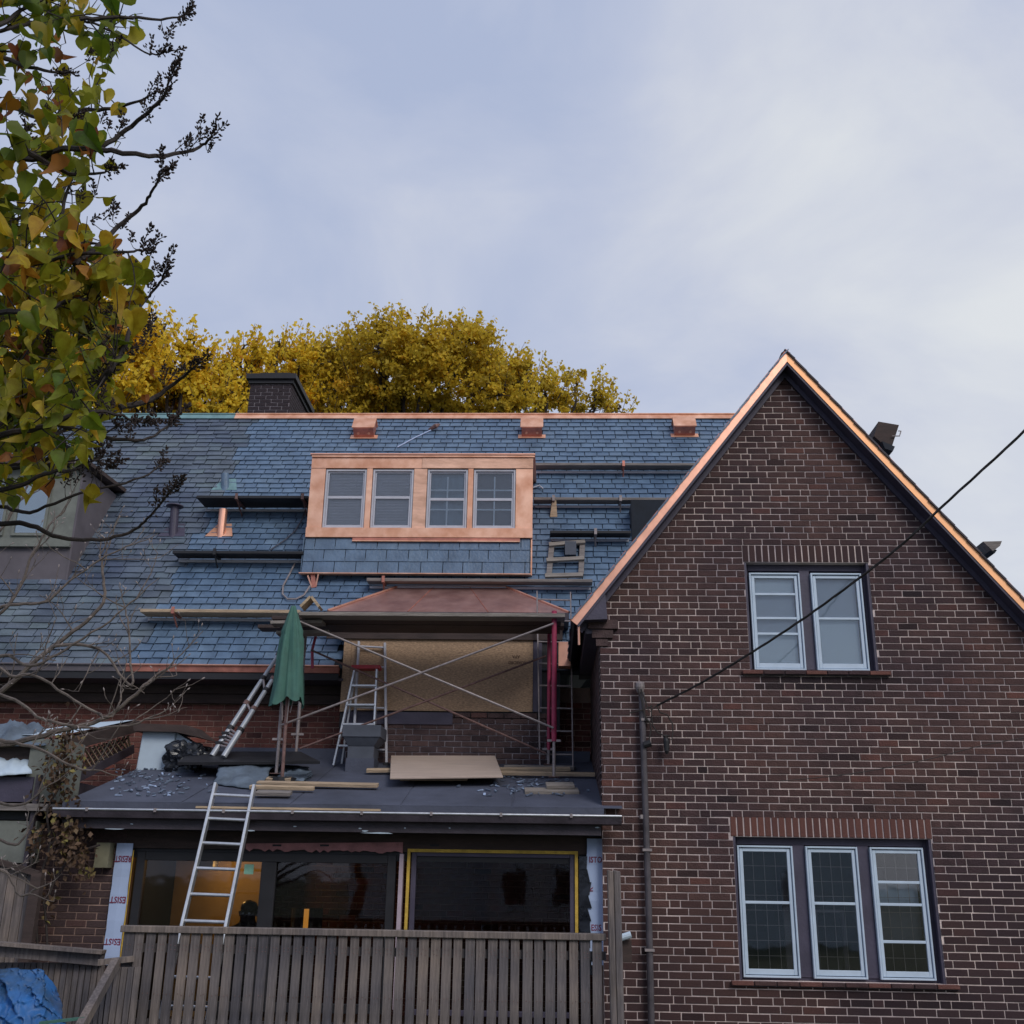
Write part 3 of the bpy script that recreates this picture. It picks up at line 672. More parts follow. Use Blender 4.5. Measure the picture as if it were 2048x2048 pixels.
# ---- bay with hipped copper roof
BY = 13.3
bx0, bx1 = W(655, 1232, BY-.1).x, W(1138, 1232, BY-.1).x; bz = W(900, 1224, BY-.1).z
tz0 = RP(795, 1178); tz1 = RP(1012, 1178)
br = MB()
fl0, fl1 = Vector((bx0, BY-.1, bz)), Vector((bx1, BY-.1, bz))
el0, el1 = RP(640, 1236, .03), RP(1140, 1236, .03)
el0.z = el1.z = bz; el0 = Vector((bx0, YE+(bz-ZE)/math.tan(A)+.02, bz)); el1 = Vector((bx1, el0.y, bz))
t0, t1 = tz0+NR*.03, tz1+NR*.03
br.add([fl0, fl1, el1, el0, t0, t1], [(0, 1, 5, 4), (0, 4, 3), (1, 2, 5), (0, 3, 2, 1), (3, 4, 5, 2)])
bro = br.build('bay_roof', m_copper_b, mh)
for p, q in ((fl0, t0), (fl1, t1), (t0, t1)): MB().tube([p+Vector((0, 0, .01)), q+Vector((0, 0, .01))], .016, 6).build('copper_seam', m_copper, bro)
for i in range(1, 3):
    f = i/3; p = fl0.lerp(fl1, f); q = t0.lerp(t1, f); MB().tube([p+Vector((0, 0, .004)), q+Vector((0, 0, .004))], .006, 6).build('copper_seam', m_copper_d, bro)
MB().box((bx0, BY-.11, bz-.1), (bx1, BY-.08, bz-.003)).build('bay_fascia', m_trim2, mh)
zf_ = W(900, 1279, BY-.01).z; MB().box((W(655, 1260, BY).x, BY-.03, zf_), (W(1125, 1260, BY).x, BY-.002, bz-.102)).build('bay_frieze', m_brownboard, mh)
MB().box((bx0, BY-.078, bz-.1), (bx1, MY, bz-.07)).build('bay_soffit', m_trim2, mh)
pl, pr = W(703, 1300, BY).x, W(1066, 1300, BY).x
zt_, zb_ = W(900, 1275, BY).z, W(900, 1422, BY).z
by = MB(); by.box((pl-.10, BY+.03, zb_-.22), (W(1120, 1300, BY).x, MY+.01, bz-.07)); by.build('bay_wall', m_black, mh)
MB().box((pl-.1, BY-.0, zb_-.02), (pl-.002, BY+.028, bz-.10)).build('bay_post', m_osb, mh)
fw2 = W(1072, 1300, BY).x
MB().box((pr+.004, BY+.0, zb_-.0), (W(1084, 1300, BY).x, BY+.028, bz-.12)).build('bay_post', m_trim, mh)
ply = MB().box((pl, BY+.004, zb_), (pr, BY+.02, bz-.12)).build('strand_board_sheet', m_osb, mh)
MB().box((pl-.02, BY-.02, zb_-.17), (W(905, 1450, BY).x, BY+.02, zb_-.022)).build('bay_panel', m_trim, mh)
byb = brick_rows(pl, W(1090, 1450, 13.0).x, 2.9, zb_-.03, lambda a, b, z: [(max(a, pl), min(b, 0.0))], 44, header=0)
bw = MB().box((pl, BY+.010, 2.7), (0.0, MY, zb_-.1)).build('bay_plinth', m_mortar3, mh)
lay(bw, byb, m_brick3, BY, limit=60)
def text(s, name, m, parent, loc, size, rot, sx=1, ext=.0008, bold=.012):
    cu = bpy.data.curves.new(name, 'FONT'); cu.body = s; cu.size = size; cu.extrude = ext; cu.align_x = 'CENTER'; cu.align_y = 'CENTER'; cu.offset = bold*size
    cu.resolution_u = 2; t = bpy.data.objects.new('tmp', cu); S.collection.objects.link(t)
    me = bpy.data.meshes.new_from_object(t.evaluated_get(bpy.context.evaluated_depsgraph_get())); bpy.data.objects.remove(t)
    me.materials.clear(); me.materials.append(m)
    o = bpy.data.objects.new(name, me); reg(o, parent, loc); o.rotation_euler = rot; o.scale = (sx, 1, 1); return o
m_stamp = mat('board_stamp', (.12, .07, .05), .9)
tp_ = W(1032, 1313, BY+.002); text('APA', 'printed_stamp', m_stamp, ply, tp_, .055, (rad(90), rad(180), 0))
tp_ = W(1035, 1325, BY+.002); text('NORBORD', 'printed_stamp', m_stamp, ply, tp_, .055, (rad(90), rad(180), 0), .9)
# copper downspout head by the corner
p = W(1117, 1287, 13.0); q = W(1141, 1335, 13.0)
MB().box((p.x, 12.9, q.z), (q.x, 13.1, p.z)).build('rainwater_head', m_copper, mh)
# dark covered box where the wing meets the roof
p0 = RP(1264, 1082, .02); p1 = RP(1330, 1082, .02); q0 = RP(1270, 1008, .02)
db = MB(); hh_ = .3
db.extr([p0, p0+Vector((0, -.05, .62)), RPT(p0.x, (p0.y-YE)/cA+.75, .02)], (1.0, 0, 0)); db.build('valley_cricket', m_felt, mh)

# ================================================================== SUNROOM
FS = .27; FN = Vector((0, -FS, 1)).normalized()
def FR(px, py, n=0): return PLANE(px, py, Vector((0, 12.16, 3.01))+FN*n, FN)
def fz(y): return 3.01+FS*(y-12.16)
sr = thing('sunroom', 'low flat roofed sunroom with torn out trim and big dark windows', 'extension', (-2, 12, 0))
SX0, SX1 = W(125, 1606, 10.85).x, W(1208, 1610, 10.85).x
y0 = 10.87
MB().hexa([(SX0, y0, fz(y0)-.06), (SX1, y0, fz(y0)-.06), (SX1, MY, fz(MY)-.06), (SX0, MY, fz(MY)-.06), (SX0, y0, fz(y0)), (SX1, y0, fz(y0)), (SX1, MY, fz(MY)), (SX0, MY, fz(MY))]).build('flat_roof', m_roll, sr)
MB().box((SX0+.4, 13.55, fz(13.55)), (.5, 13.8, fz(13.55)+.13)).build('roof_upstand', m_roll, sr)
for i in range(5):
    xa = SX0+.1+i*1.1; MB().hexa([(xa, y0+.02, fz(y0+.02)+.002), (xa+1.08, y0+.02, fz(y0+.02)+.002), (xa+1.08, 13.5, fz(13.5)+.002), (xa, 13.5, fz(13.5)+.002), (xa, y0+.02, fz(y0+.02)+.006), (xa+1.08, y0+.02, fz(y0+.02)+.006), (xa+1.08, 13.5, fz(13.5)+.006), (xa, 13.5, fz(13.5)+.006)]).build('roof_sheet', m_roll, sr)
zf = fz(y0)
MB().box((SX0, y0-.02, zf-.07), (SX1, y0-.002, zf+.004)).build('drip_edge', m_roll, sr)
gxr = W(1243, 1622, 10.75).x
gz = zf-.075
g_ = MB(); g_.extr([(SX0-.03, 10.83, gz), (SX0-.03, 10.72, gz-.01), (SX0-.03, 10.74, gz-.075), (SX0-.03, 10.82, gz-.085)], (gxr-SX0+.03, 0, 0)); g_.build('gutter', m_trim2, sr)
MB().tube([(SX0-.03, 10.722, gz), (gxr, 10.722, gz)], .012, 8).build('gutter_lip', m_alu, sr)
rnd = random.Random(4)
for i in range(9):
    xx = SX0+.3+i*.68; MB().box((xx, 10.705, gz-.02), (xx+.025, 10.83, gz+.017)).build('gutter_clip', m_steel, sr)
zfa = W(700, 1664, 10.86).z
fa = MB().box((SX0+.03, 10.835, zfa), (SX1-.03, 10.868, zf-.062)).build('fascia', m_trim2, sr)
scr = MB()
for (px, py, w) in ((264, 1648, 8), (590, 1653, 8), (720, 1657, 8), (810, 1656, 5), (899, 1656, 5), (730, 1662, 20), (230, 1658, 60), (500, 1661, 30), (760, 1666, 80), (1195, 1655, 12)):
    p = W(px, py, 10.833); 
    pts = [Vector((p.x+math.cos(t)*w/400*rnd.uniform(.5, 1), 10.8325, p.z+math.sin(t)*.008*rnd.uniform(.5, 1))) for t in [k*math.pi/4 for k in range(8)]]
    scr.extr(pts, (0, .004, 0))
scr.build('bare_paint_patch', m_bluewhite, fa)
WYS = 11.15
MB().box((SX0+.03, 10.87, zfa), (SX1-.03, WYS+.25, zfa+.02)).build('soffit', m_black, sr)
zwt = W(700, 1702, WYS).z
MB().box((SX0+.05, WYS, zwt), (.52, WYS+.2, zfa)).build('header_beam', m_brownboard, sr); MB().box((SX0+.05, WYS+.03, zwt-.09), (.52, WYS+.2, zwt-.002)).build('header_beam', m_black, sr)
# torn pink membrane along the head
pm = []; X0, X1 = W(492, 1690, WYS-.004).x, W(806, 1690, WYS-.004).x
for i in range(41):
    xx = X0+(X1-X0)*i/40; pm.append((xx, WYS-.006, W(700, 1704, WYS).z+rnd.uniform(-.01, .02)))
top = [(X1, WYS-.006, W(700, 1683, WYS).z), (X0, WYS-.006, W(700, 1690, WYS).z)]
MB().extr(pm+top, (0, .004, 0)).build('torn_membrane', m_pink, sr)
for px in (545, 640, 860): 
    p = W(px, 1690, WYS-.01); MB().box((p.x, WYS-.008, p.z-.012), (p.x+.09, WYS-.003, p.z+.006)).build('joist_pocket', m_black, sr)
# pier at the left with brick
PX0, PX1 = W(-40, 1760, WYS).x, W(243, 1760, WYS).x
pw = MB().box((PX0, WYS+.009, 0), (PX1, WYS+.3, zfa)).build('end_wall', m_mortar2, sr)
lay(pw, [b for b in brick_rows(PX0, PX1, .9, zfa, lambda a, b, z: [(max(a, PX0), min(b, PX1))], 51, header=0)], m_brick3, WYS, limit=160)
MB().box((PX0+.2, WYS+.3, 0), (PX0+.5, MY, zfa)).build('end_wall', m_mortar3, sr)
# blue membrane strips with print
def strip(px0, px1, pyt, pyb, parent):
    a, b = W(px0, 1760, WYS-.03).x, W(px1, 1760, WYS-.03).x; z1, z0 = W(px0, pyt, WYS-.03).z, W(px0, pyb, WYS-.03).z
    mb = MB(); n = 14; vs = []
    for i in range(n+1):
        z = z0+(z1-z0)*i/n; j = rnd.uniform(-.004, .004); vs += [(a+rnd.uniform(-.004, .004), WYS-.03+j, z), ((a+b)/2, WYS-.034+j, z), (b+rnd.uniform(-.004, .004), WYS-.03+j, z)]
    fs = []
    for i in range(n): fs += [(3*i, 3*i+1, 3*i+4, 3*i+3), (3*i+1, 3*i+2, 3*i+5, 3*i+4)]
    mb.add(vs, fs); o = mb.build('membrane_strip', m_tape, parent); so_ = o.modifiers.new('s', 'SOLIDIFY'); so_.thickness = .004; return o, a, b
t1_, a1, b1 = strip(225, 258, 1686, 1930, sr)
for py, px, s in ((1717, 256, 'RESIST'), (1799, 250, 'RESIST'), (1883, 237, 'RESIST')):
    p = W(0, py, WYS-.04); text('ESIST' if py > 1750 else 'RESIST', 'printed_word', m_ink, t1_, ((a1+b1)/2, WYS-.0385, W(px-17, py, WYS-.04).z), .084, (rad(90), rad(180), 0), .86 if py > 1750 else .70, bold=.02)
MB().tube([(b1+.006, WYS-.02, W(250, 1700, WYS).z), (b1+.006, WYS-.02, 1.2)], .007, 6).build('foam_bead', m_foam, sr)
t2_, a2, b2 = strip(1174, 1209, 1677, 1930, sr)
for py, s in ((1720, 'ISTO'), (1856, 'ESIS')):
    text(s, 'printed_word', m_ink, t2_, ((a2+b2)/2, WYS-.0385, W(1192, py, WYS-.04).z), .078, (rad(90), 0, 0), .78, bold=.02)
text('R', 'printed_word', m_ink, t2_, (a2+.035, WYS-.0385, W(1180, 1779, WYS-.04).z), .07, (rad(90), rad(-90), 0), 1, bold=.02)
# windows
def swindow(px0, px1, py0, parent, fw_, mul=()):
    a, b = W(px0, 1780, WYS).x, W(px1, 1780, WYS).x; z1 = W((px0+px1)/2, py0, WYS).z; z0 = .75
    o = rect_frame(MB(), a, b, z0, z1, fw_, WYS+.01, WYS+.09)
    for m0, m1 in mul: o.box((W(m0, 1780, WYS).x, WYS+.012, z0+fw_), (W(m1, 1780, WYS).x, WYS+.088, z1-fw_))
    o = o.build('sunroom_window', m_black if mul else m_trim, parent)
    bevel(o, .004)
    xs_ = [a+fw_]+[W(t, 1780, WYS).x for mm in mul for t in mm]+[b-fw_]
    for i in range(0, len(xs_), 2): MB().box((xs_[i], WYS+.05, z0+fw_), (xs_[i+1], WYS+.056, z1-fw_)).build('pane', g_dark, o)
    return o, a, b, z0, z1
sw1 = swindow(265, 789, 1706, sr, .085, ((518, 548),))
sw2 = swindow(820, 1150, 1704, sr, .05)
for (c0, c1) in ((796, 804),):
    a, b = W(c0, 1780, WYS-.02).x, W(c1, 1780, WYS-.02).x; MB().box((a, WYS-.02, .8), (b, WYS+.1, zwt-.02)).build('packing_strip', m_pinkw, sr)
a, b = W(812, 1780, WYS).x, W(1156, 1780, WYS).x
fm = MB(); zz = W(980, 1700, WYS).z
fm.box((a, WYS-.012, 1.5), (a+.028, WYS+.03, zz)); fm.box((b-.03, WYS-.012, 1.5), (b, WYS+.03, zz)); fm.box((a+.028, WYS-.010, zz-.03), (b-.03, WYS+.028, zz)); o = fm.build('foam_bead', m_foam, sr)
a, b = W(1158, 1780, WYS).x, W(1178, 1780, WYS).x
cl_ = MB(); zs = [.9+.12*i for i in range(12)]
for i in range(11): cl_.hexa([(a, WYS-.02, zs[i]), (b+rnd.uniform(-.04, .03), WYS-.055, zs[i]), (b, WYS+.1, zs[i]), (a, WYS+.1, zs[i]), (a, WYS-.02, zs[i+1]), (b+rnd.uniform(-.04, .03), WYS-.05, zs[i+1]), (b, WYS+.1, zs[i+1]), (a, WYS+.1, zs[i+1])])
cl_.build('loose_membrane', m_bag, sr)
# interior
ri = MB(); IX0, IX1 = W(262, 1780, WYS).x-.3, .5
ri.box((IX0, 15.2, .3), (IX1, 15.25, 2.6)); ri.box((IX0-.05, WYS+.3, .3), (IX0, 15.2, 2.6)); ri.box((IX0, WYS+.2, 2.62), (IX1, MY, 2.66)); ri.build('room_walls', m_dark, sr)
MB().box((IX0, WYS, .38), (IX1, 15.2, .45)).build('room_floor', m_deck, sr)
px0, px1 = W(300, 1780, 13.3).x, W(530, 1780, 13.3).x
rl = MB(); rl.box((px0-.2, 13.32, .45), (px1+.05, 13.38, 2.62)); rl.build('plaster_wall', m_roomwall, sr)
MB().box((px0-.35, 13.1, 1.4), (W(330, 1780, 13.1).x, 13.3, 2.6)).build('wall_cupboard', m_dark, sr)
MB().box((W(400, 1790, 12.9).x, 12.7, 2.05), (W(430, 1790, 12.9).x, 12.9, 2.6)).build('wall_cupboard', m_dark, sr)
st = W(498, 1738, WYS+.04); MB().box((st.x-.05, WYS+.045, st.z-.05), (st.x+.045, WYS+.049, st.z+.045)).build('window_sticker', mat('green_sticker', (.25, .5, .38), .7), sr)
pvc = W(1237, 1640, 10.78); MB().tube([pvc-Vector((.03, 0, 0)), pvc+Vector((.03, 0, 0))], .033, 12).build('pvc_stub', m_bluewhite, sr)
MB().box((W(185, 1760, WYS-.1).x, WYS-.12, W(190, 1735, WYS-.1).z), (W(213, 1760, WYS-.1).x, WYS-.002, W(190, 1685, WYS-.1).z)).build('wall_box', m_olive, sr)
MB().box((SX0+.2, 9.95, .35), (1.0, WYS, .40)).build('deck_floor', m_deck, sr)
# ================================================================== THINGS ON THE ROOF
def bracket(mb, x, yb, z, d, drop=.2):
    mb.tube([(x, yb-.0, z-drop), (x, yb-d*.9, z-.02)], .012, 6); mb.box((x-.02, yb-d-.01, z-.025), (x+.02, yb, z-.005)); mb.box((x-.02, yb-d-.02, z-.02), (x+.02, yb-d-.008, z+.07)); return mb
def roof_plank(x0, x1, yf, yl, label, m, brs, dep=.26, th=.045, low=True, lm=m_alu_w):
    c = RP((x0+x1)/2, yl-3, .04); a = RP(x0, yl, .04).x; b = RP(x1, yl, .04).x; z = c.z
    for dep in [x*.02 for x in range(5, 40)]:       # wide enough to reach the front edge seen
        if PIX((c.x, c.y-dep, z+th))[1] <= yf: break
    a = W(x0, yf, c.y-dep).x; b = W(x1, yf, c.y-dep).x
    t = thing('roof_plank', label, 'plank', ((a+b)/2, c.y, z), 'planks on brackets across the slate roof')
    o = MB().box((a, c.y-dep, z), (b, c.y-.01, z+th), .6).build('board', m, t); bevel(o, .006)
    if low:
        q = RP((x0+x1)/2, yl+2, .03); o = MB().beam((a+.02, q.y, q.z), (b-.02, q.y, q.z), .03, .035).build('rail', lm, t)
    for px, bm_ in brs:
        x = W(px, yf, c.y-dep).x; bracket(MB(), x, c.y-.01, z, dep).build('bracket', bm_, t)
    return t
roof_plank(393, 617, 991, 1019, 'thick black plank on the slates left of the copper dormer', m_black, [(474, m_rust), (606, m_rust)])
roof_plank(345, 606, 1102, 1121, 'black edged roof plank below the copper vent pipe', m_black, [(430, m_black)])
roof_plank(280, 600, 1219, 1238, 'pale plank on slates just above the left eaves gutter', m_plank, [(347, m_copper_d)])
roof_plank(1068, 1400, 926, 943, 'long brown plank right of the dormer, highest on the roof', m_plank_g, [(1247, m_copper_d)])
roof_plank(1067, 1335, 995, 1012, 'grey plank with two steel brackets right of dormer windows', m_plank_g, [(1107, m_steel), (1241, m_steel)])
roof_plank(1100, 1262, 1061, 1079, 'short dark plank just above the small wooden frame', m_black, [(1191, m_steel)])
roof_plank(733, 1185, 1157, 1174, 'long plank lying directly above the hipped copper bay roof', m_plank_g, [(767, m_copper_d)])
# hanging bracket tail
p = RP(1108, 1030, .05); t = thing('steel_bracket', 'pale flat steel bracket tail hanging on slates right of dormer', 'bracket', p)
MB().hexa([p+Vector((-.06, 0, -.03)), p+Vector((.05, 0, -.03)), p+Vector((.05, .02, -.03)), p+Vector((-.06, .02, -.03)), p+Vector((-.02, -.02, .28)), p+Vector((.03, -.02, .28)), p+Vector((.03, 0, .28)), p+Vector((-.02, 0, .28))]).build('tail', m_plank, t)
p = RP(628, 1160, .05); t = thing('copper_bracket', 'orange copper roof bracket below the left end of dormer apron', 'bracket', p)
MB().beam(p+Vector((-.02, -.02, .09)), p+Vector((.02, -.04, -.12)), .06, .02, (0, 1, 0)).build('strap', m_copper_d, t)
MB().beam(p+Vector((-.08, -.05, .05)), p+Vector((.0, -.03, -.14)), .02, .02, (0, 1, 0)).build('arm', m_copper, t); MB().beam(p+Vector((.07, -.05, .09)), p+Vector((.04, -.03, -.1)), .02, .02, (0, 1, 0)).build('arm', m_copper, t)
# small wooden frame
a_, b_ = RP(1094, 1152, .05), RP(1168, 1152, .05); t = thing('wooden_frame', 'small weathered ladder shaped wooden frame lying on slates near the gable', 'frame', a_)
def on(px, py, n=.06): return RP(px, py, n)
for q in (((1098, 1150), (1104, 1086)), ((1162, 1150), (1165, 1086))): MB().beam(on(*q[0]), on(*q[1]), .075, .04, NR).build('side_rail', m_plank_g, t)
for q in (((1090, 1152), (1166, 1150)), ((1093, 1121), (1168, 1117)), ((1098, 1090), (1170, 1084))): MB().beam(on(*q[0], .1), on(*q[1], .1), .075, .035, NR, .9).build('cross_rail', m_plank_g, t)
p = RP(1141, 1114, .0); o = MB().box((p.x-.08, p.y-.12, p.z), (p.x+.08, p.y+.12, p.z+.2)).build('roof_vent', m_grey, mh)
# rope and anchor, hose
def line(px_pts, n, r, name, m, label, cat, sides=6):
    pts = [RP(x, y, n) for x, y in px_pts]
    o = MB().tube(pts, r, sides).build(name, m, None, org=pts[0]); return tag(o, label, cat)
line([(795, 894), (830, 875), (862, 860)], .04, .010, 'safety_rope', m_tape, 'pale safety rope running up the slates above the copper dormer', 'rope')
p = RP(872, 856, .05); o = MB().tube([p+Vector((-.12, 0, -.03)), p+Vector((0, -.04, .02)), p+Vector((.06, 0, .07))], [.02, .045, .015], 8).build('rope_anchor', m_rust, None, org=p); tag(o, 'small dark rope anchor fixed on slates just below the ridge', 'anchor')
line([(610, 1021), (603, 1040), (590, 1062), (570, 1080), (540, 1100)], .05, .011, 'roof_hose', m_grey, 'dark cord crossing the slates between dormer and black planks', 'cord')
line([(590, 1126), (578, 1150), (566, 1172), (565, 1188), (575, 1198), (592, 1198), (608, 1190), (620, 1172)], .05, .013, 'hanging_rope', m_steel, 'looped pale cord hanging below the left corner of the dormer', 'cord')
line([(1066, 975), (1078, 971), (1086, 977)], .06, .012, 'rope_end', m_alu_w, 'short white rope end sticking out right of the dormer', 'rope')
# plank ends on the right slope of the gable
for pts, lab in ((((1757, 843), (1798, 850), (1784, 893), (1766, 888), (1748, 872)), 'dark plank stack on bracket, upper one on the right gable slope'), (((1966, 1083), (2004, 1082), (2000, 1092), (1986, 1102)), 'weathered plank end, lower one on the right gable slope')):
    P = [W(x, y, 10.95) for x, y in pts]; c = P[0]
    t = thing('gable_plank', lab, 'plank', c); MB().extr(P, (0, 2.5, 0), .5).build('board', m_plank_g if pts[0][0] > 1900 else m_brownboard, t)
    if pts[0][0] < 1900:
        MB().tube([W(1784, 872, 10.93), W(1799, 872, 10.93), W(1802, 862, 10.93), W(1797, 862, 10.93)], .007, 6).build('hook', m_steel, t)
        P = [W(x, y, 10.92) for x, y in ((1764, 882), (1790, 893), (1786, 902), (1770, 897))]; MB().extr(P, (0, 1, 0)).build('block', m_felt, t)
    else:
        P = [W(x, y, 10.97) for x, y in ((1978, 1095), (1994, 1100), (1990, 1106), (1984, 1104))]; MB().extr(P, (0, .6, 0)).build('block', m_felt, t)

# ================================================================== SCAFFOLD
sc = thing('scaffold', 'steel scaffold bay with red right post standing on the sunroom roof', 'scaffold', (-1.5, 12.3, 3))
YF, YR = 12.16, 12.95
xFR, xFL = W(1108, 1480, YF).x, W(558, 1480, YF).x
zTop = W(1108, 1222, YF).z; DZ = zTop-.06
def foot(x, y, xo=0): return fz(y)+.06
for (x, y, nutpy, m, nm, top) in ((xFR, YF, 1483, m_red, 'post', zTop), (xFL, YF, 1480, m_steel, 'post', zTop-.15), (xFR-.06, YR, 1500, m_red, 'post', zTop-.1), (xFL+.02, YR, 1470, m_steel, 'post', zTop-.1)):
    zn = W(PIX((x, y, 3.5))[0], nutpy, y).z
    r_ = .030 if m is m_red and y == YF else .022
    MB().tube([(x, y, zn), (x, y, top)], r_, 14).build(nm, m, sc, smooth=False)
    MB().tube([(x, y, foot(x, y)), (x, y, zn)], .018, 10).build('screw_jack', m_steel, sc)
    w = .075; MB().box((x-w, y-.012, zn-.004), (x+w, y+.012, zn+.022)).build('jack_handle', m_steel, sc)
    MB().box((x-.06, y-.06, foot(x, y)), (x+.06, y+.06, foot(x, y)+.008)).build('base_plate', m_rust, sc)
for x, m in ((xFR, m_red), (xFL, m_rust)):
    for z in (zTop-.16, zTop-.62):
        MB().tube([(x, YF, z), (x, YR, z)], .018, 8).build('ledger', m, sc)
    MB().tube([(x, YF+.25, zTop-.62), (x, YF+.22, zTop-.3), (x, YF+.1, zTop-.17)], .014, 8).build('ledger', m, sc)
MB().tube([(xFL+.15, YR, zTop-.15), (xFL+.12, YR, zTop-.32), (xFL+.14, YR, zTop-.55)], .018, 8).build('curved_bracket', m_red, sc)
def brace(p0, p1, y, y2=None): MB().tube([W(*p0, y), W(*p1, y)], .0125, 8).build('cross_brace', m_steel if y < 12.5 else m_rust, sc)
brace((592, 1240), (1107, 1456), YF-.04); brace((1107, 1247), (563, 1450), YF-.055); brace((622, 1300), (1092, 1507), YR-.02); brace((1092, 1312), (600, 1497), YR-.035)
# deck planks on the scaffold
dz = W(900, 1229, 12.06).z
pl_lab = ['nearest scaffold deck plank along the top of the scaffold', 'second scaffold deck plank behind the front one', 'third scaffold deck plank from the front', 'rearmost scaffold deck plank beside the copper bay roof']
for i in range(4):
    a = W((598, 545, 556, 520)[i], 1240, 12.1+.25*i).x; b = W((1130, 1122, 1128, 1120)[i], 1240, 12.1+.25*i).x
    y0_ = 12.06+i*.235
    o = MB().box((a, y0_, dz-.022+(.006*(i % 2))), (b, y0_+.228, dz+.022+(.006*(i % 2))), (.9, .35, .4, .3)[i]).build('scaffold_plank', (m_plank_g, m_brownboard, m_brownboard, m_brownboard)[i], None, org=(a, y0_, dz)); bevel(o, .005)
    tag(o, pl_lab[i], 'plank', 'scaffold deck planks')
# loose short boards by the umbrella
for (a, b, y, Y, lab) in ((545, 648, 1248, 12.3, 'short pale board sticking out left of umbrella under the scaffold deck'), (556, 660, 1268, 12.5, 'lower short board behind the umbrella at the scaffold end')):
    p, q = W(a, y, Y), W(b, y-2, Y); o = MB().beam(p, q, .2, .035, (0, 0, 1), .9).build('loose_board', m_plank_g, None, org=p); tag(o, lab, 'board')
p = W(620, 1205, 12.2); t = thing('board_offcut', 'small wooden offcut propped like a tent on the scaffold deck', 'wood', p)
MB().beam(W(604, 1217, 12.25), W(624, 1197, 12.25), .2, .03, (0, 0, 1), .8).build('board', m_plank, t); MB().beam(W(641, 1217, 12.25), W(626, 1197, 12.25), .2, .03, (0, 0, 1), .6).build('board', m_plank, t)
# ---- umbrella
ub = W(567, 1525, 12.0); ub.z = fz(12.0)
um = thing('patio_umbrella', 'closed dark green patio umbrella standing beside the scaffold', 'umbrella', ub)
utop = W(587, 1212, 12.0); ubot = W(574, 1402, 12.0)
mb = MB(); n = 48; rings = []; rnd = random.Random(2)
ph = [rnd.uniform(0, 6) for _ in range(6)]
K = 26
for i in range(K+1):
    f = i/K; c = utop.lerp(ubot, f)
    base = .020+.050*min(1, f*3.6)+.078*f
    if .27 < f < .33: base *= .93
    for j in range(n):
        a = 2*math.pi*j/n
        fold = 1+.22*min(1, f*2)*math.sin(5*a+ph[0]+.5*math.sin(2.2*f*3))+.15*math.sin(9*a+ph[1]+2*f)+.12*math.sin(15*a+ph[2]-3*f)
        zz = c.z - (.05*math.sin(5*a+ph[0])+.03*math.sin(3*a+ph[3]))*(f**6)
        mb.v.append((c.x+math.cos(a)*base*fold*1.12, c.y+math.sin(a)*base*fold, zz))
for i in range(K):
    for j in range(n): mb.f.append((i*n+j, i*n+(j+1) % n, (i+1)*n+(j+1) % n, (i+1)*n+j)); mb.t.append(.5)
mb.f.append(tuple(range(n))); mb.t.append(.5)
mb.build('canopy', m_green, um, smooth=True)
MB().tube([ub, utop+Vector((0, 0, .0))], .02, 10).build('pole', m_rust, um)
for k in range(5):
    a = k*1.25+.3; MB().tube([ubot+Vector((math.cos(a)*.08, math.sin(a)*.08, .1)), ubot+Vector((math.cos(a)*.045, math.sin(a)*.045, -.13-.03*k))], .006, 5).build('rib', m_steel, um)
MB().tube([ub, ub+Vector((0, 0, .05))], .16, 16).build('base', m_black, um)

# ================================================================== LADDERS
def ladder(name, lab, p0, p1, q0, q1, nr, rr, m, f0=.03, f1=.97, w=.03, d=.07, foot_=True):
    "rails p0-p1 and q0-q1 from the foot up, nr rungs"
    t = thing(name, lab, 'ladder', (p0+q0)/2)
    nn = (p1-p0).cross(q0-p0).normalized()
    for a, b in ((p0, p1), (q0, q1)):
        o = MB().beam(a, b, w, d, nn).build('side_rail', m, t); bevel(o, .004)
        if foot_: MB().box((a.x-.03, a.y-.05, a.z-.02), (a.x+.03, a.y+.05, a.z+.03)).build('foot', m_black, t)
    for i in range(nr):
        f = f0+(f1-f0)*i/(nr-1); MB().tube([p0.lerp(p1, f), q0.lerp(q1, f)], rr, 10).build('rung', m, t)
    return t
tL, tR = W(432, 1567, 10.84), W(509, 1571, 10.84); mL, mR = W(363, 1858, 10.38), W(451, 1860, 10.38)
def ext(a, b, z): k = (z-a.z)/(b.z-a.z); return a+(b-a)*k
gLd = ladder('extension_ladder', 'tall aluminium ladder leaning on the sunroom gutter from the deck', ext(tL, mL, .42), tL, ext(tR, mR, .42), tR, 10, .016, m_alu, .10, .955, .028, .075)
# telescopic ladder behind the umbrella
t = thing('telescopic_ladder', 'round tube telescopic ladder leaning at the eaves left of umbrella', 'ladder', FR(440, 1512))
A0, A1 = FR(424, 1512, .02), W(556, 1312, 13.0); B0, B1 = FR(446, 1514, .02), W(560, 1345, 12.7)
A0 = W(424, 1512, 12.5); B0 = W(447, 1514, 12.3); A1 = W(558, 1308, 13.1); B1 = W(546, 1357, 12.85)
for P0, P1, fr_s in ((A0, A1, (.0, .26, .5, .75, 1)), (B0, B1, (.0, .33, .6, .85, 1))):
    for i in range(4):
        MB().tube([P0.lerp(P1, fr_s[i]), P0.lerp(P1, fr_s[i+1])], .034-.003*i, 14).build('tube', m_tube, t)
        MB().tube([P0.lerp(P1, fr_s[i+1]-.02), P0.lerp(P1, fr_s[i+1]+.015)], .043-.003*i, 14).build('collar', m_rust if i % 2 else m_black, t)
for i, f in enumerate((.10, .13, .16, .19, .22, .25, .50, .75)):
    MB().tube([A0.lerp(A1, f), B0.lerp(B1, f*1.1)], .014, 8).build('rung', m_steel, t)
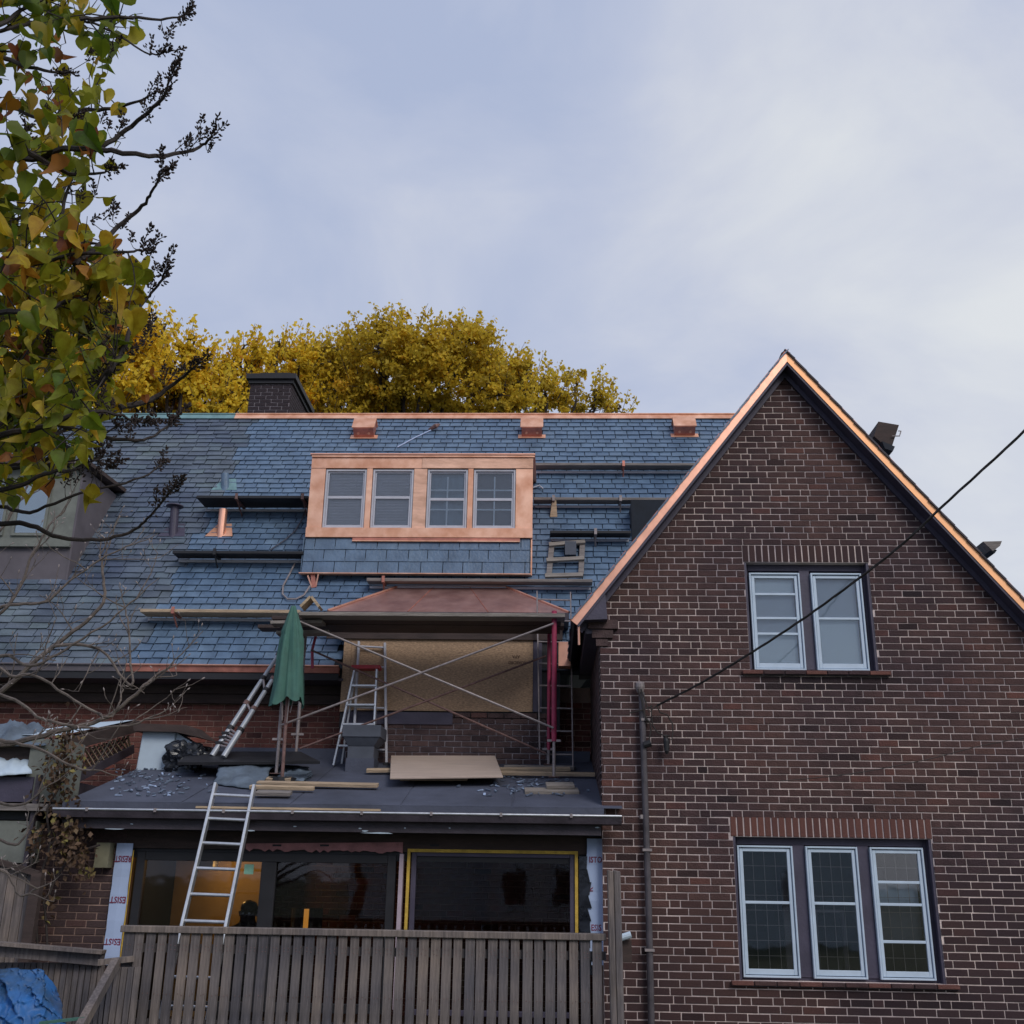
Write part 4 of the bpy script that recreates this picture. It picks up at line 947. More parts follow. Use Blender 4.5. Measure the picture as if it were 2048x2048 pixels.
for f in (.12, .17, .21): MB().box(tuple(A0.lerp(A1, f)-Vector((.05, .05, .015))), tuple(A0.lerp(A1, f)+Vector((.05, .05, .015)))).build('latch', m_black, t)
# stepladder with red top
st_ = W(732, 1336, 12.6); zt2 = st_.z
sp = thing('stepladder', 'aluminium stepladder with red top cap in front of the boarded bay', 'ladder', FR(705, 1522))
fL, fR = W(668, 1520, 13.02), W(746, 1520, 13.02); fL.z = fR.z = fz(13.02)+.01
cL, cR = W(710, 1338, 13.12), W(754, 1338, 13.12)
for a, b in ((fL, cL), (fR, cR)): bevel(MB().beam(a, b, .025, .06, (0, 1, 0)).build('front_rail', m_alu, sp), .003)
rL, rR = Vector((fL.x+.06, 13.2, fz(13.2))), Vector((fR.x-.02, 13.2, fz(13.2)))
for a, b in ((rL, cL), (rR, cR)): MB().beam(a, b+Vector((0, .04, 0)), .02, .03, (0, 1, 0)).build('rear_rail', m_alu, sp)
for f in (.2, .42, .62, .82):
    MB().beam(fL.lerp(cL, f), fR.lerp(cR, f), .085, .02, (0, 0, 1)).build('step', m_alu, sp)
for f in (.3, .6): MB().tube([rL.lerp(cL, f), rR.lerp(cR, f)], .009, 6).build('rear_brace', m_alu, sp)
MB().beam(cL+Vector((-.04, .03, .02)), cR+Vector((.04, .03, .02)), .16, .045, (0, 0, 1)).build('top_cap', m_redp, sp)
p1, q1 = W(718, 1283, 13.26), W(770, 1286, 13.26); p0, q0 = W(706, 1512, 13.16), W(774, 1515, 13.16); p0.z = q0.z = fz(13.16)
ladder('straight_ladder', 'grey aluminium ladder standing against the boarded window behind stepladder', p0, p1, q0, q1, 6, .013, m_alu_w, .12, .96, .028, .05)
p1, q1 = W(1074, 1182, 13.25), W(1141, 1184, 13.2); p0, q0 = W(1080, 1528, 13.02), W(1146, 1528, 13.0); p0.z = q0.z = fz(13.0)
ladder('slim_ladder', 'slim grey ladder standing behind the red scaffold post', p0, p1, q0, q1, 8, .011, m_steel, .08, .95, .018, .03)

# ================================================================== ON THE SUNROOM ROOF
def onroof(px, py): p = FR(px, py); return p
a, b = FR(692, 1544), FR(746, 1544); w = b.x-a.x
t = thing('vent_box', 'dark grey vent box with flat cap on the sunroom roof', 'vent', a)
zc_ = W(720, 1475, a.y).z; zt3 = W(720, 1462, a.y-.05).z
o = MB().box((a.x, a.y, a.z-.05), (b.x, a.y+.32, zc_-.1)).build('box', m_grey, t); bevel(o, .006)
MB().box((a.x-.01, a.y-.012, a.z-.04), (b.x+.01, a.y+.33, a.z+.16)).build('skirt', m_roll, t)
c = MB(); x0_, x1_ = a.x-.06, b.x+.08; c.box((x0_, a.y-.07, zc_), (x1_, a.y+.4, zt3+.07)); c.hexa([(a.x, a.y, zc_-.1), (b.x, a.y, zc_-.1), (b.x, a.y+.3, zc_-.1), (a.x, a.y+.3, zc_-.1), (x0_+.01, a.y-.06, zc_-.001), (x1_-.01, a.y-.06, zc_-.001), (x1_-.01, a.y+.39, zc_-.001), (x0_+.01, a.y+.39, zc_-.001)]); bevel(c.build('cap', m_grey, t), .004)
def slab(name, lab, cat, pts, th, m, lift=.03, tone=.5, group=None):
    P = [FR(x, y, lift) for x, y in pts]; c = P[0]
    o = MB().extr(P, FN*th, tone).build(name, m, None, org=c); bevel(o, .003); tag(o, lab, cat, group); return o
slab('plywood_sheet', 'large pale plywood sheet lying on the sunroom roof', 'plywood', ((780, 1559), (1006, 1556), (990, 1514), (782, 1514)), .018, m_ply, .10)
slab('blocking_board', 'board under the back of the plywood sheet', 'board', ((800, 1562), (935, 1562), (940, 1548), (800, 1548)), .03, m_plank, .04)
bd = [((733, 1541), (1140, 1538), 'long lumber length behind the plywood sheet', .09, m_plank), ((985, 1546), (1190, 1549), 'yellow lumber length right of plywood behind the red post', .07, m_plank),
      ((1008, 1534), (1148, 1536), 'upper lumber length leading right from the plywood sheet', .09, m_plank_g),
      ((515, 1566), (756, 1571), 'longest yellow board on the roof right of the ladder top', .09, m_plank), ((500, 1574), (628, 1577), 'split yellow board stacked beside the ladder top', .06, m_plank), ((512, 1586), (582, 1587), 'grey board offcut just right of the ladder top', .12, m_plank_g),
      ((528, 1558), (582, 1559), 'short block under the umbrella foot', .10, m_plank)]
for (p, q, lab, w_, mm) in bd:
    a, b = FR(*p, .05), FR(*q, .05); o = MB().beam(a, b, w_, .04, FN, random.uniform(.4, .9)).build('lumber', mm, None, org=a); bevel(o, .004); tag(o, lab, 'board')
for (p, q, lab) in (((1049, 1582), (1157, 1582), 'lower timber pad under the front red post'), ((1092, 1571), (1148, 1571), 'upper timber pad under the front red post')):
    a, b = FR(*p, .02 if 'lower' in lab else .06), FR(*q, .02 if 'lower' in lab else .06); o = MB().beam(a, b, .2, .038, FN, .8).build('timber_pad', m_plank_g, None, org=a); bevel(o, .004); tag(o, lab, 'timber')
a, b = W(545, 1600, 10.80), W(762, 1611, 10.80); o = MB().beam((W(395, 1606, 10.8).x, 10.78, gz+.035), (W(762, 1611, 10.8).x, 10.78, gz+.03), .05, .02, (0, 0, 1), .8).build('gutter_batten', m_plank, None, org=a); tag(o, 'long thin wooden batten lying in the sunroom gutter', 'batten')
# roof debris
rnd = random.Random(8); mb = MB()
for k in range(260):
    if rnd.random() < .62: px, py = rnd.gauss(300, 55), rnd.uniform(1532, 1592)
    else: px, py = rnd.gauss(1050, 50), rnd.uniform(1552, 1592)
    if px < 215: continue
    c = FR(px, py, .012); s_ = rnd.uniform(.006, .022); a = rnd.uniform(0, 3.1)
    d1 = Vector((math.cos(a), math.sin(a), FS*math.sin(a)))*s_*rnd.uniform(.7, 2.3); d2 = Vector((-math.sin(a), math.cos(a), FS*math.cos(a)))*s_*.6
    u_ = FN*rnd.uniform(.004, .012); tl = Vector((0, 0, rnd.uniform(0, .012)))
    mb.hexa([c-d1-d2, c+d1-d2*rnd.uniform(.2, 1), c+d1+d2, c-d1*rnd.uniform(.2, 1)+d2, c-d1-d2+u_, c+d1-d2+u_+tl, c+d1+d2+u_+tl, c-d1+d2+u_], rnd.random())
o = mb.build('slate_debris', mat('slate_chip', (.16, .20, .27), .6, var=.3, tone=[(0, (.4, .4, .45)), (.7, (1, 1, 1)), (1, (2.4, 2.4, 2.5))]), None); tag(o, 'broken slate chips scattered over the sunroom roof', 'debris', kind='stuff')
# crumpled shapes
def crumple(name, lab, cat, c, sx, sy, sz, m, seed, sub=4, amp=.35, freq=1.7, sharp=True, flat=0):
    bm = bmesh.new(); bmesh.ops.create_icosphere(bm, subdivisions=sub, radius=1)
    off = Vector((seed*3.1, seed*1.7, seed*.9))
    for v in bm.verts:
        p = v.co.copy(); k = noise.fractal(p*freq+off, .9, 2.1, 5)
        r_ = 1-abs(noise.noise(p*freq*1.6+off))*1.1 if sharp else 1
        v.co = p*(1+amp*k)*(.75+.35*r_)
        if v.co.z < -flat and flat: v.co.z = -flat-(v.co.z+flat)*.05
        v.co.x *= sx; v.co.y *= sy; v.co.z *= sz
        v.co.z += 0
    me = bpy.data.meshes.new(name); bm.to_mesh(me); bm.free(); me.materials.append(m)
    a = me.attributes.new('tone', 'FLOAT', 'FACE')
    o = bpy.data.objects.new(name, me); reg(o, None, c); tag(o, lab, cat); return o
p = FR(366, 1542); crumple('rubbish_bag', 'crumpled black plastic bag beside the white box', 'bag', p+Vector((0, .0, .14)), .22, .17, .19, m_bag, 3, flat=.8)
p = FR(395, 1530); crumple('rubbish_bag', 'low black plastic heap between white box and telescopic ladder', 'bag', p+Vector((-.05, .25, .12)), .26, .25, .12, m_bag, 7, flat=.8)
def cloth(name, lab, cat, corners, m, seed, nx=26, ny=18, amp=.07, th=.006):
    P = [Vector(c) for c in corners]; vs = []; fs = []
    for j in range(ny+1):
        for i in range(nx+1):
            u, v = i/nx, j/ny; q = P[0].lerp(P[1], u).lerp(P[3].lerp(P[2], u), v)
            k = abs(noise.noise(Vector((u*3.1+seed, v*2.1, seed))))*1.3+.5*abs(noise.noise(Vector((u*7, v*6+seed, 1.7))))
            e_ = .03*noise.noise(Vector((u*5, seed, v*5)))
            ed_ = (max(0, math.sin(math.pi*u))**.5)*(max(0, math.sin(math.pi*v))**.4)*.9+.1
            cr__ = .25*max(0, 1-abs(noise.noise(Vector((u*4+seed, v*4, 2.2))))*9)
            vs.append(q+Vector((e_, e_*.5, (k+cr__)*amp*ed_)))
    for j in range(ny):
        for i in range(nx): a = j*(nx+1)+i; fs.append((a, a+1, a+nx+2, a+nx+1))
    o = MB().add(vs, fs).build(name, m, None, smooth=True, org=P[0]); so_ = o.modifiers.new('s', 'SOLIDIFY'); so_.thickness = th; tag(o, lab, cat); return o
cloth('grey_tarp', 'rumpled grey blue tarpaulin at the top of the extension ladder', 'tarpaulin', [FR(428, 1568, .02), FR(518, 1580, .02), FR(552, 1524, .14), FR(440, 1526, .15)], m_greytarp, 4.2, amp=.05)
cloth('grey_tarp', 'smaller rumpled tarpaulin piece right of the umbrella pole', 'tarpaulin', [FR(556, 1560, .02), FR(606, 1563, .02), FR(618, 1535, .08), FR(560, 1530, .08)], m_greytarp, 9.2, amp=.05)
P = [FR(355, 1530, .16), FR(640, 1528, .16), FR(600, 1508, .16), FR(380, 1508, .16)]
o = MB().extr(P, FN*.03).build('dark_board', m_black, None, org=P[0]); tag(o, 'long black sheet lying behind the grey tarpaulin', 'sheet')
for i, (px, py, lab) in enumerate(((372, 1543, 'stack of slates left of the grey tarpaulin'), (597, 1560, 'small slate heap right of the umbrella foot'))):
    c = FR(px, py, .0); t = thing('slate_pile', lab, 'slates', c)
    for k in range(5):
        a = random.uniform(-.3, .3); d = Vector((math.cos(a), math.sin(a)*.4, 0))*.13
        MB().beam(c-d+Vector((0, 0, .012+.016*k)), c+d+Vector((random.uniform(-.02, .02), 0, .014+.016*k)), .2, .012, FN, random.random()).build('slate', m_slate_old, t)
# white box with dark cap
a, b = FR(272, 1540), FR(352, 1542); t = thing('white_box', 'white wrapped chimney box with black tilted cap on the sunroom roof', 'chimney', a)
zt_b = W(310, 1462, a.y).z
xb0, xb1 = W(272, 1530, a.y).x, W(350, 1530, a.y).x
o = MB().hexa([(xb0, a.y, a.z-.05), (xb1-.03, a.y, a.z-.05), (xb1-.03, a.y+.42, a.z-.05), (xb0, a.y+.42, a.z-.05), (xb0+.03, a.y, zt_b), (xb1-.04, a.y, zt_b), (xb1-.04, a.y+.42, zt_b), (xb0+.03, a.y+.42, zt_b)]).build('box', m_bluewhite, t); bevel(o, .01)
MB().hexa([(xb1-.028, a.y+.03, a.z-.05), (xb1-.0, a.y+.03, a.z-.05), (xb1-.0, a.y+.38, a.z-.05), (xb1-.028, a.y+.38, a.z-.05), (xb1-.038, a.y+.03, zt_b-.01), (W(392, 1488, a.y).x, a.y+.03, W(392, 1490, a.y).z), (W(392, 1488, a.y).x, a.y+.38, W(392, 1490, a.y).z), (xb1-.038, a.y+.38, zt_b-.01)]).build('flap', m_bluewhite, t)
c1, c2, c3, c4 = W(262, 1452, a.y-.05), W(356, 1452, a.y-.08), W(402, 1473, a.y+.1), W(285, 1441, a.y+.5)
MB().extr([W(264, 1446, a.y-.1), W(372, 1450, a.y-.1), W(404, 1476, a.y-.1), W(352, 1464, a.y-.1), W(268, 1462, a.y-.1)], (0, .6, .02)).build('cap', m_brownboard, t)

# ================================================================== CONDUIT AND CABLES
cm_ = thing('service_mast', 'grey electric service mast fixed to the brick gable wall', 'mast', W(1302, 2040, 10.93))
MB().tube([W(1283, 1385, 10.93), W(1287, 1500, 10.93), W(1291, 1620, 10.93), W(1297, 1800, 10.93), W(1304, 2100, 10.93)], .032, 12).build('conduit', m_pipe, cm_)
p = W(1280, 1372, 10.92); MB().tube([p+Vector((0, 0, -.07)), p+Vector((0, 0, -.01)), p+Vector((0, -.01, .03)), p+Vector((0, -.015, .045))], [.03, .05, .045, .02], 14).build('weatherhead', m_steel, cm_)
for i, (x, y) in enumerate(((1291, 1440), (1294, 1700), (1299, 1900))): q = W(x, y, 10.93); MB().box((q.x-.045, 10.89, q.z-.012), (q.x+.045, 10.99, q.z+.012)).build('strap', m_steel, cm_)
for pts in (((1276, 1378), (1284, 1402), (1290, 1432), (1302, 1450)), ((1282, 1378), (1292, 1405), (1298, 1425), (1312, 1412)), ((1259, 1426), (1285, 1420), (1305, 1412)), ((1314, 1412), (1320, 1425), (1335, 1430), (1345, 1448), (1346, 1465), (1343, 1480), (1330, 1474)), ((1302, 1410), (1303, 1432), (1305, 1450), (1315, 1465), (1330, 1472), (1340, 1471)), ((1290, 1437), (1300, 1445), (1302, 1460), (1298, 1480), (1292, 1490))):
    MB().tube([W(x, y, 10.88) for x, y in pts], .007, 6).build('drop_wire', m_cable, cm_)
q = W(1333, 1488, 10.9); MB().tube([q+Vector((-.01, 0, .09)), q+Vector((0, 0, .03)), q+Vector((0, 0, -.07)), q+Vector((0, 0, -.1))], [.018, .032, .026, .01], 10).build('splice_cover', m_black, cm_)
q = W(1292, 1490, 10.9); MB().tube([q+Vector((-.02, 0, .0)), q+Vector((.05, -.01, .02))], .035, 10).build('junction', m_black, cm_)
cp = [((1314, 1411), 10.85), ((1400, 1367), 10.2), ((1500, 1307), 9.6), ((1600, 1242), 9.1), ((1700, 1170), 8.6), ((1800, 1092), 8.2), ((1891, 1007), 7.85), ((1970, 935), 7.55), ((2048, 862), 7.3), ((2200, 705), 6.8), ((2600, 250), 5.8)]
ctl = [W(x, y, Y) for (x, y), Y in cp]
def spline(P, per=8):
    out = []
    for i in range(len(P)-1):
        a, b, c, d = P[max(i-1, 0)], P[i], P[i+1], P[min(i+2, len(P)-1)]
        for k in range(per):
            t = k/per; out.append(.5*((2*b)+(c-a)*t+(2*a-5*b+4*c-d)*t*t+(3*b-a-3*c+d)*t**3))
    return out+[P[-1]]
base_ = spline(ctl, 24); cab = MB()
for ph_ in (0, 2.1, 4.2):
    pts = []; L_ = 0
    for i, p in enumerate(base_):
        if i: L_ += (p-base_[i-1]).length
        a = L_*9+ph_; pts.append(p+Vector((math.cos(a)*.3, math.cos(a)*.9, math.sin(a)))*.006)
    cab.tube(pts, .0066, 6)
o = cab.build('overhead_cable', m_cable, None, org=ctl[0]); tag(o, 'twisted black overhead cable rising from the mast across the gable', 'cable')
o = MB().tube(spline([W(x, y, 10.6) for x, y in ((1560, 1562), (1700, 1548), (1850, 1520), (1960, 1492), (2080, 1470))], 5), .004, 5).build('thin_wire', m_cable, None, org=W(1560, 1562, 10.6)); tag(o, 'thin wire sagging over the brickwork between the two windows', 'wire')
# ================================================================== FENCES
FY = 9.9
fz1 = W(700, 1872, FY).z; fx0, fx1 = W(250, 1870, FY).x, W(1212, 1880, FY).x
fe = thing('deck_fence', 'weathered grey slat fence in front of the sunroom windows', 'fence', (fx0, FY, 0))
o = MB().box((fx0-.03, FY-.05, fz1), (fx1, FY+.07, fz1+.055), .9).build('top_rail', m_wood, fe); bevel(o, .005)
for z in (fz1-.16, .3, .95-.2): MB().box((fx0, FY+.012, z), (fx1, FY+.05, z+.07), .3).build('back_rail', m_wood, fe)
n = 42; st = (fx1-.02-fx0)/n; rnd = random.Random(12)
for i in range(n):
    a = fx0+i*st+rnd.uniform(-.004, .004); w_ = st*rnd.uniform(.74, .85)
    if i == 0: w_ = st*.95
    lean = rnd.uniform(-.006, .006); zb2 = .05
    o = MB().hexa([(a+lean, FY-.022, zb2), (a+w_+lean, FY-.022+rnd.uniform(-.003, .003), zb2), (a+w_+lean, FY-.002, zb2), (a+lean, FY-.002, zb2), (a, FY-.024, fz1-.001), (a+w_, FY-.022, fz1-.001), (a+w_, FY-.002, fz1-.001), (a, FY-.002, fz1-.001)], rnd.random()).build('slat', m_wood, fe, org=(a, FY, 1)); bevel(o, .003)
nl = MB()
for i in range(n):
    for z in (fz1-.10, fz1-.135, 1.02, .78):
        for dx in (.3, .62):
            x_ = fx0+(i+dx)*st+rnd.uniform(-.006, .006); z_ = z+rnd.uniform(-.008, .008); nl.tube([(x_, FY-.0275, z_), (x_, FY-.02, z_)], .0042, 6)
nl = nl.build('nails', m_rust, fe); nl['kind'] = 'stuff'
pp0, pp1 = W(1214, 1740, FY-.04), W(1240, 1740, FY-.04)
xm = (pp0.x+pp1.x)/2
for (a, b, tn, dy) in ((pp0.x, xm-.006, .85, 0), (xm-.003, pp1.x, .6, .012)):
    o = MB().hexa([(a+.02, FY-.11+dy, 0), (b+.02, FY-.11+dy, 0), (b+.02, FY+.0, 0), (a+.02, FY, 0), (a, FY-.11+dy, pp0.z), (b, FY-.11+dy, pp0.z-.01), (b, FY, pp0.z-.01), (a, FY, pp0.z)], tn).build('post', m_wood, fe); bevel(o, .006)
MB().tube([W(1237, 1877, 10.3), W(1262, 1869, 10.3)], .03, 10).build('drain_pipe', m_bluewhite, fe)
MB().box(tuple(W(1241, 1925, 10.35)), (W(1264, 1925, 10.35).x, 10.6, W(1241, 1880, 10.35).z)).build('drain_box', m_brownboard, fe)
# return fence going down to the left
rf2 = thing('stair_fence', 'low weathered stair fence descending left of the deck fence', 'fence', W(165, 2040, 9.5))
pa, pb = W(196, 1925, 9.75), W(268, 1917, 9.85)
o = MB().beam(pa, pb, .09, .045, (0, 0, 1), .9).build('top_rail', m_wood, rf2)
o = MB().beam(W(232, 1925, 9.72), W(150, 2075, 8.9), .06, .09, (0, 0, 1), .9).build('sloping_rail', m_wood, rf2)
for i in range(9):
    px = 172+i*13; y0_ = max(1932, 1936+(228-px)*1.75); 
    if px > 222: y0_ = 1934
    Yq = 9.78-.0*i; p = W(px, y0_, Yq); w_ = .048
    MB().box((p.x-w_/2, Yq-.01, .05), (p.x+w_/2, Yq+.012, p.z), random.random()).build('slat', m_wood, rf2)
# rear left boards
lf = thing('boundary_fence', 'grey board fence behind the blue tarpaulin at lower left', 'fence', W(60, 2000, 10.2))
o = MB().beam(W(-60, 1893, 10.15), W(206, 1918, 10.3), .10, .11, (0, 0, 1), .6).build('top_rail', m_wood, lf); MB().beam(W(-60, 1882, 10.10), W(208, 1904, 10.25), .16, .03, (0, 0, 1), 1).build('cap_rail', m_wood, lf)
for i in range(22):
    px = -60+i*12.3; p = W(px, 1925, 10.3); MB().box((p.x, 10.3, .05), (p.x+.048, 10.325, p.z-.0), random.random()).build('board', m_wood, lf)
uf = thing('screen_fence', 'tall brown board screen beside the brick pier at far left', 'fence', W(30, 1890, 10.7))
for i in range(8):
    px = -70+i*18; p = W(px, 1728+(px*.28), 10.7); MB().box((p.x, 10.7, .5), (p.x+.085, 10.725, p.z), random.random()).build('board', m_wood, uf)
p = W(72, 1745, 10.65); MB().box((p.x-.03, 10.62, .5), (p.x+.07, 10.7, p.z)).build('post', m_brownboard, uf)
MB().beam(W(-60, 1705, 10.66), W(78, 1748, 10.66), .06, .05, (0, 0, 1), .2).build('top_rail', m_brownboard, uf)
# blue tarpaulin over a heap
bt = W(60, 2000, 9.3)
def tarp_heap():
    vs, fs = [], []; nx, nz = 80, 60
    for j in range(nz+1):
        for i in range(nx+1):
            u, v = i/nx, j/nz
            px = -80+u*218-(18*v*v if u > .8 else 0); py = 2120-v*(185-12*abs(noise.noise(Vector((u*4, 0, 1)))) - 45*max(0, (u-.72)/.28)**2)
            Yq = 9.3-.25*math.sin(math.pi*min(1, u*.9+.1))+.35*v*v
            q = W(px, py, Yq); k = noise.noise(Vector((u*5+v*2.5, v*1.5-u*3, 3)))+.5*noise.noise(Vector((u*11, v*7, 5)))
            cz_ = max(0, 1-abs(noise.noise(Vector((u*6+v*5, v*2-u*4, 9))))*7)+max(0, 1-abs(noise.noise(Vector((u*9-v*6, v*3+u*3, 4))))*8); q.y += -.08*abs(k)*1.3-.035*cz_; vs.append(q)
    for j in range(nz):
        for i in range(nx): a = j*(nx+1)+i; fs.append((a, a+1, a+nx+2, a+nx+1))
    b = len(vs); top = [vs[nz*(nx+1)+i] for i in range(nx+1)]
    vs += [p+Vector((-.05, .25, -.25)) for p in top]
    for i in range(nx): fs.append((nz*(nx+1)+i, nz*(nx+1)+i+1, b+i+1, b+i))
    return vs, fs
vs, fs = tarp_heap(); o = MB().add(vs, fs).build('blue_tarp', m_tarp, None, smooth=True, org=bt); so_ = o.modifiers.new('s', 'SOLIDIFY'); so_.thickness = .005
tag(o, 'bright blue tarpaulin draped over a heap at the lower left', 'tarpaulin')
o = MB().beam(W(80, 2046, 9.0), W(170, 2036, 9.05), .05, .02, (0, 0, 1)).build('green_bin_rim', m_green, None, org=W(80, 2046, 9)); tag(o, 'green plastic rim at the bottom edge by the blue tarpaulin', 'bin')
# ================================================================== NEIGHBOUR'S LEFT SIDE
nb = thing('neighbour_dormer', 'sage green dormer with purple cheek on the old slates at far left', 'dormer', RP(120, 1160))
nb0 = RP(135, 1160); NY = nb0.y-.02; X1 = W(132, 1150, NY).x; X1t = W(148, 940, NY)
ztn = W(100, 935, NY).z; zbn = W(100, 1160, NY).z; zmid = W(100, 1092, NY).z
xL = X1-3.2
bkY = YE+(ztn-ZE)/math.tan(A)
MB().box((xL, NY, zmid), (X1, NY+.12, ztn)).build('front_wall', m_sage, nb)
MB().hexa([(xL, NY+.005, zbn-.3), (X1, NY+.005, zbn-.3), (X1, NY+.3, zbn-.3), (xL, NY+.3, zbn-.3), (xL, NY+.005, zmid-.001), (X1, NY+.005, zmid-.001), (X1, NY+.3, zmid-.001), (xL, NY+.3, zmid-.001)]).build('lower_wall', m_ptan, nb)
MB().beam((xL, NY-.03, zmid), (X1+.01, NY-.03, zmid), .07, .05).build('sill', m_sage, nb)
MB().extr([(X1+.002, NY-.01, zbn-.2), (X1+.002, bkY+.05, ztn), (X1+.002, NY-.01, ztn)], (.03, 0, 0)).build('cheek', m_ptan, nb)
MB().hexa([(xL, NY-.18, ztn+.0), (X1+.14, NY-.18, ztn), (X1+.14, bkY+.5, ztn+.10), (xL, bkY+.5, ztn+.10), (xL, NY-.18, ztn+.06), (X1+.14, NY-.18, ztn+.06), (X1+.14, bkY+.5, ztn+.16), (xL, bkY+.5, ztn+.16)]).build('roof', m_brownboard, nb)
wa, wb = W(35, 1000, NY).x, W(102, 1000, NY).x; z0_, z1_ = W(60, 1072, NY).z, W(60, 960, NY).z
fo_ = rect_frame(MB(), wa, wb, z0_, z1_, .04, NY-.03, NY-.002).build('window', m_sage, nb)
MB().box((wa+.04, NY-.012, z0_+.04), (wb-.04, NY-.008, z1_-.04)).build('pane', g_win, fo_); MB().box((wa+.04, NY-.006, z0_+.04), (wb-.04, NY-.003, z1_-.04)).build('blind', m_sheet, fo_)
fo_ = rect_frame(MB(), wa-.95, wa-.12, z0_, z1_, .04, NY-.03, NY-.002).build('window', m_sage, nb)
MB().box((wa-.91, NY-.012, z0_+.04), (wa-.16, NY-.008, z1_-.04)).build('pane', g_win, fo_); MB().box((wa-.91, NY-.006, z0_+.04), (wa-.16, NY-.003, z1_-.04)).build('blind', m_sheet2, fo_)
# trellis screen running back beside the sunroom
tr = thing('trellis_screen', 'brown trellis screen with broad top board left of white box', 'trellis', W(100, 1600, 11))
TXm = W(95, 1500, 11.0).x; 
ya, yb = 10.95, W(268, 1450, 13).y
def TP(px, py):   # on the vertical plane x = TXm
    d = fw*F + R2*(px-1024) + U2*(1024-py); return CAM + d*(TXm/d.x)
tA, tB = TP(100, 1496), TP(268, 1452); tC, tD = TP(262, 1486), TP(150, 1548)
MB().beam(tA, tB, .16, .13, (0, 0, 1)).build('top_board', m_brownboard, tr)
MB().add([TP(100, 1480)+Vector((-.5, 0, .05)), TP(262, 1446)+Vector((-.5, 0, .0)), TP(262, 1446)+Vector((.04, 0, .04)), TP(112, 1484)+Vector((.04, 0, .07))], [(0, 1, 2, 3)]).build('cover_sheet', m_bluewhite, tr)
MB().beam(TP(152, 1556), TP(264, 1498), .06, .1, (0, 0, 1)).build('bottom_board', m_trim2, tr)
for i in range(11):
    f = i/10; a = TP(160+f*95, 1500-f*28); b = TP(min(262, 185+f*95), min(1540, 1545-f*45)); MB().beam(a, b, .012, .025, (1, 0, 0)).build('lath', m_plank, tr)
for i in range(9):
    f = i/8; a = TP(190+f*70, 1496-f*25); b = TP(165+f*72, 1540-f*38); MB().beam(a+Vector((-.015, 0, 0)), b+Vector((-.015, 0, 0)), .012, .02, (1, 0, 0)).build('lath', m_brownboard, tr)
MB().box((TXm-.05, 10.95, .4), (TXm-.005, tB.y, TP(100, 1512).z-.2)).build('back_panel', m_trim2, tr)
# neighbour's cabinets and sheeting
ns = thing('neighbour_shed', 'grey boarded lean to at the far left edge under plastic sheeting', 'shed', W(50, 1600, 11.0))
def vb(px0, py0, px1, py1, Y, d, m, name): a, b = W(px0, py0, Y), W(px1, py1, Y); return MB().box((a.x, Y, b.z), (b.x, Y+d, a.z)).build(name, m, ns)
vb(64, 1478, 112, 1604, 11.0, .5, m_sage, 'side_panel'); vb(-90, 1552, 60, 1604, 10.98, .6, m_trim, 'drawer_front'); vb(-90, 1490, 62, 1550, 11.1, .6, m_brownboard, 'shelf_back')
vb(-90, 1605, 112, 1622, 10.9, .8, m_plank_g, 'beam'); vb(-90, 1640, 62, 1726, 11.0, .3, m_sage, 'wall_panel'); vb(-90, 1622, 70, 1640, 11.05, .3, m_black, 'shadow_board')
cloth('plastic_sheet', 'crumpled white plastic sheet hanging over the lean to shelf', 'sheet', [W(-40, 1555, 10.9), W(62, 1548, 10.9), W(60, 1500, 11.3), W(-40, 1492, 11.3)], m_bluewhite, 2.4, amp=.05)
cloth('plastic_sheet', 'grey plastic sheet heap on top of the lean to', 'sheet', [W(-40, 1495, 10.95), W(95, 1492, 10.95), W(85, 1458, 11.6), W(-40, 1450, 11.6)], m_greytarp, 5.4, amp=.16)
# creeper on the pier
def leafmesh(kind):
    mb = MB()
    if kind == 'heart':
        out = [(0, -.0), (.16, -.10), (.36, -.06), (.47, .12), (.46, .34), (.34, .58), (.17, .80), (0, 1.05)]
        V = []; 
        for x_, y_ in out: V.append((x_, y_, abs(x_)*.35-.12*y_*y_))
        mid = [(0, .0, 0), (0, .3, -.02), (0, .62, -.07), (0, 1.05, -.16)]
        for sgn in (1, -1):
            vs = [(0, .0, 0)]+[(sgn*x_, y_, z_) for x_, y_, z_ in V[1:-1]]+[(0, 1.05, -.16), (0, .62, -.06), (0, .3, -.01)]
            mb.add(vs, [(0, 1, 2, 9), (9, 2, 3, 8) , (3, 4, 8), (8, 4, 5, 7), (5, 6, 7)] if False else [(0, 1, 2), (0, 2, 9), (9, 2, 3), (9, 3, 4), (9, 4, 8), (8, 4, 5), (8, 5, 6), (8, 6, 7)])
    return mb
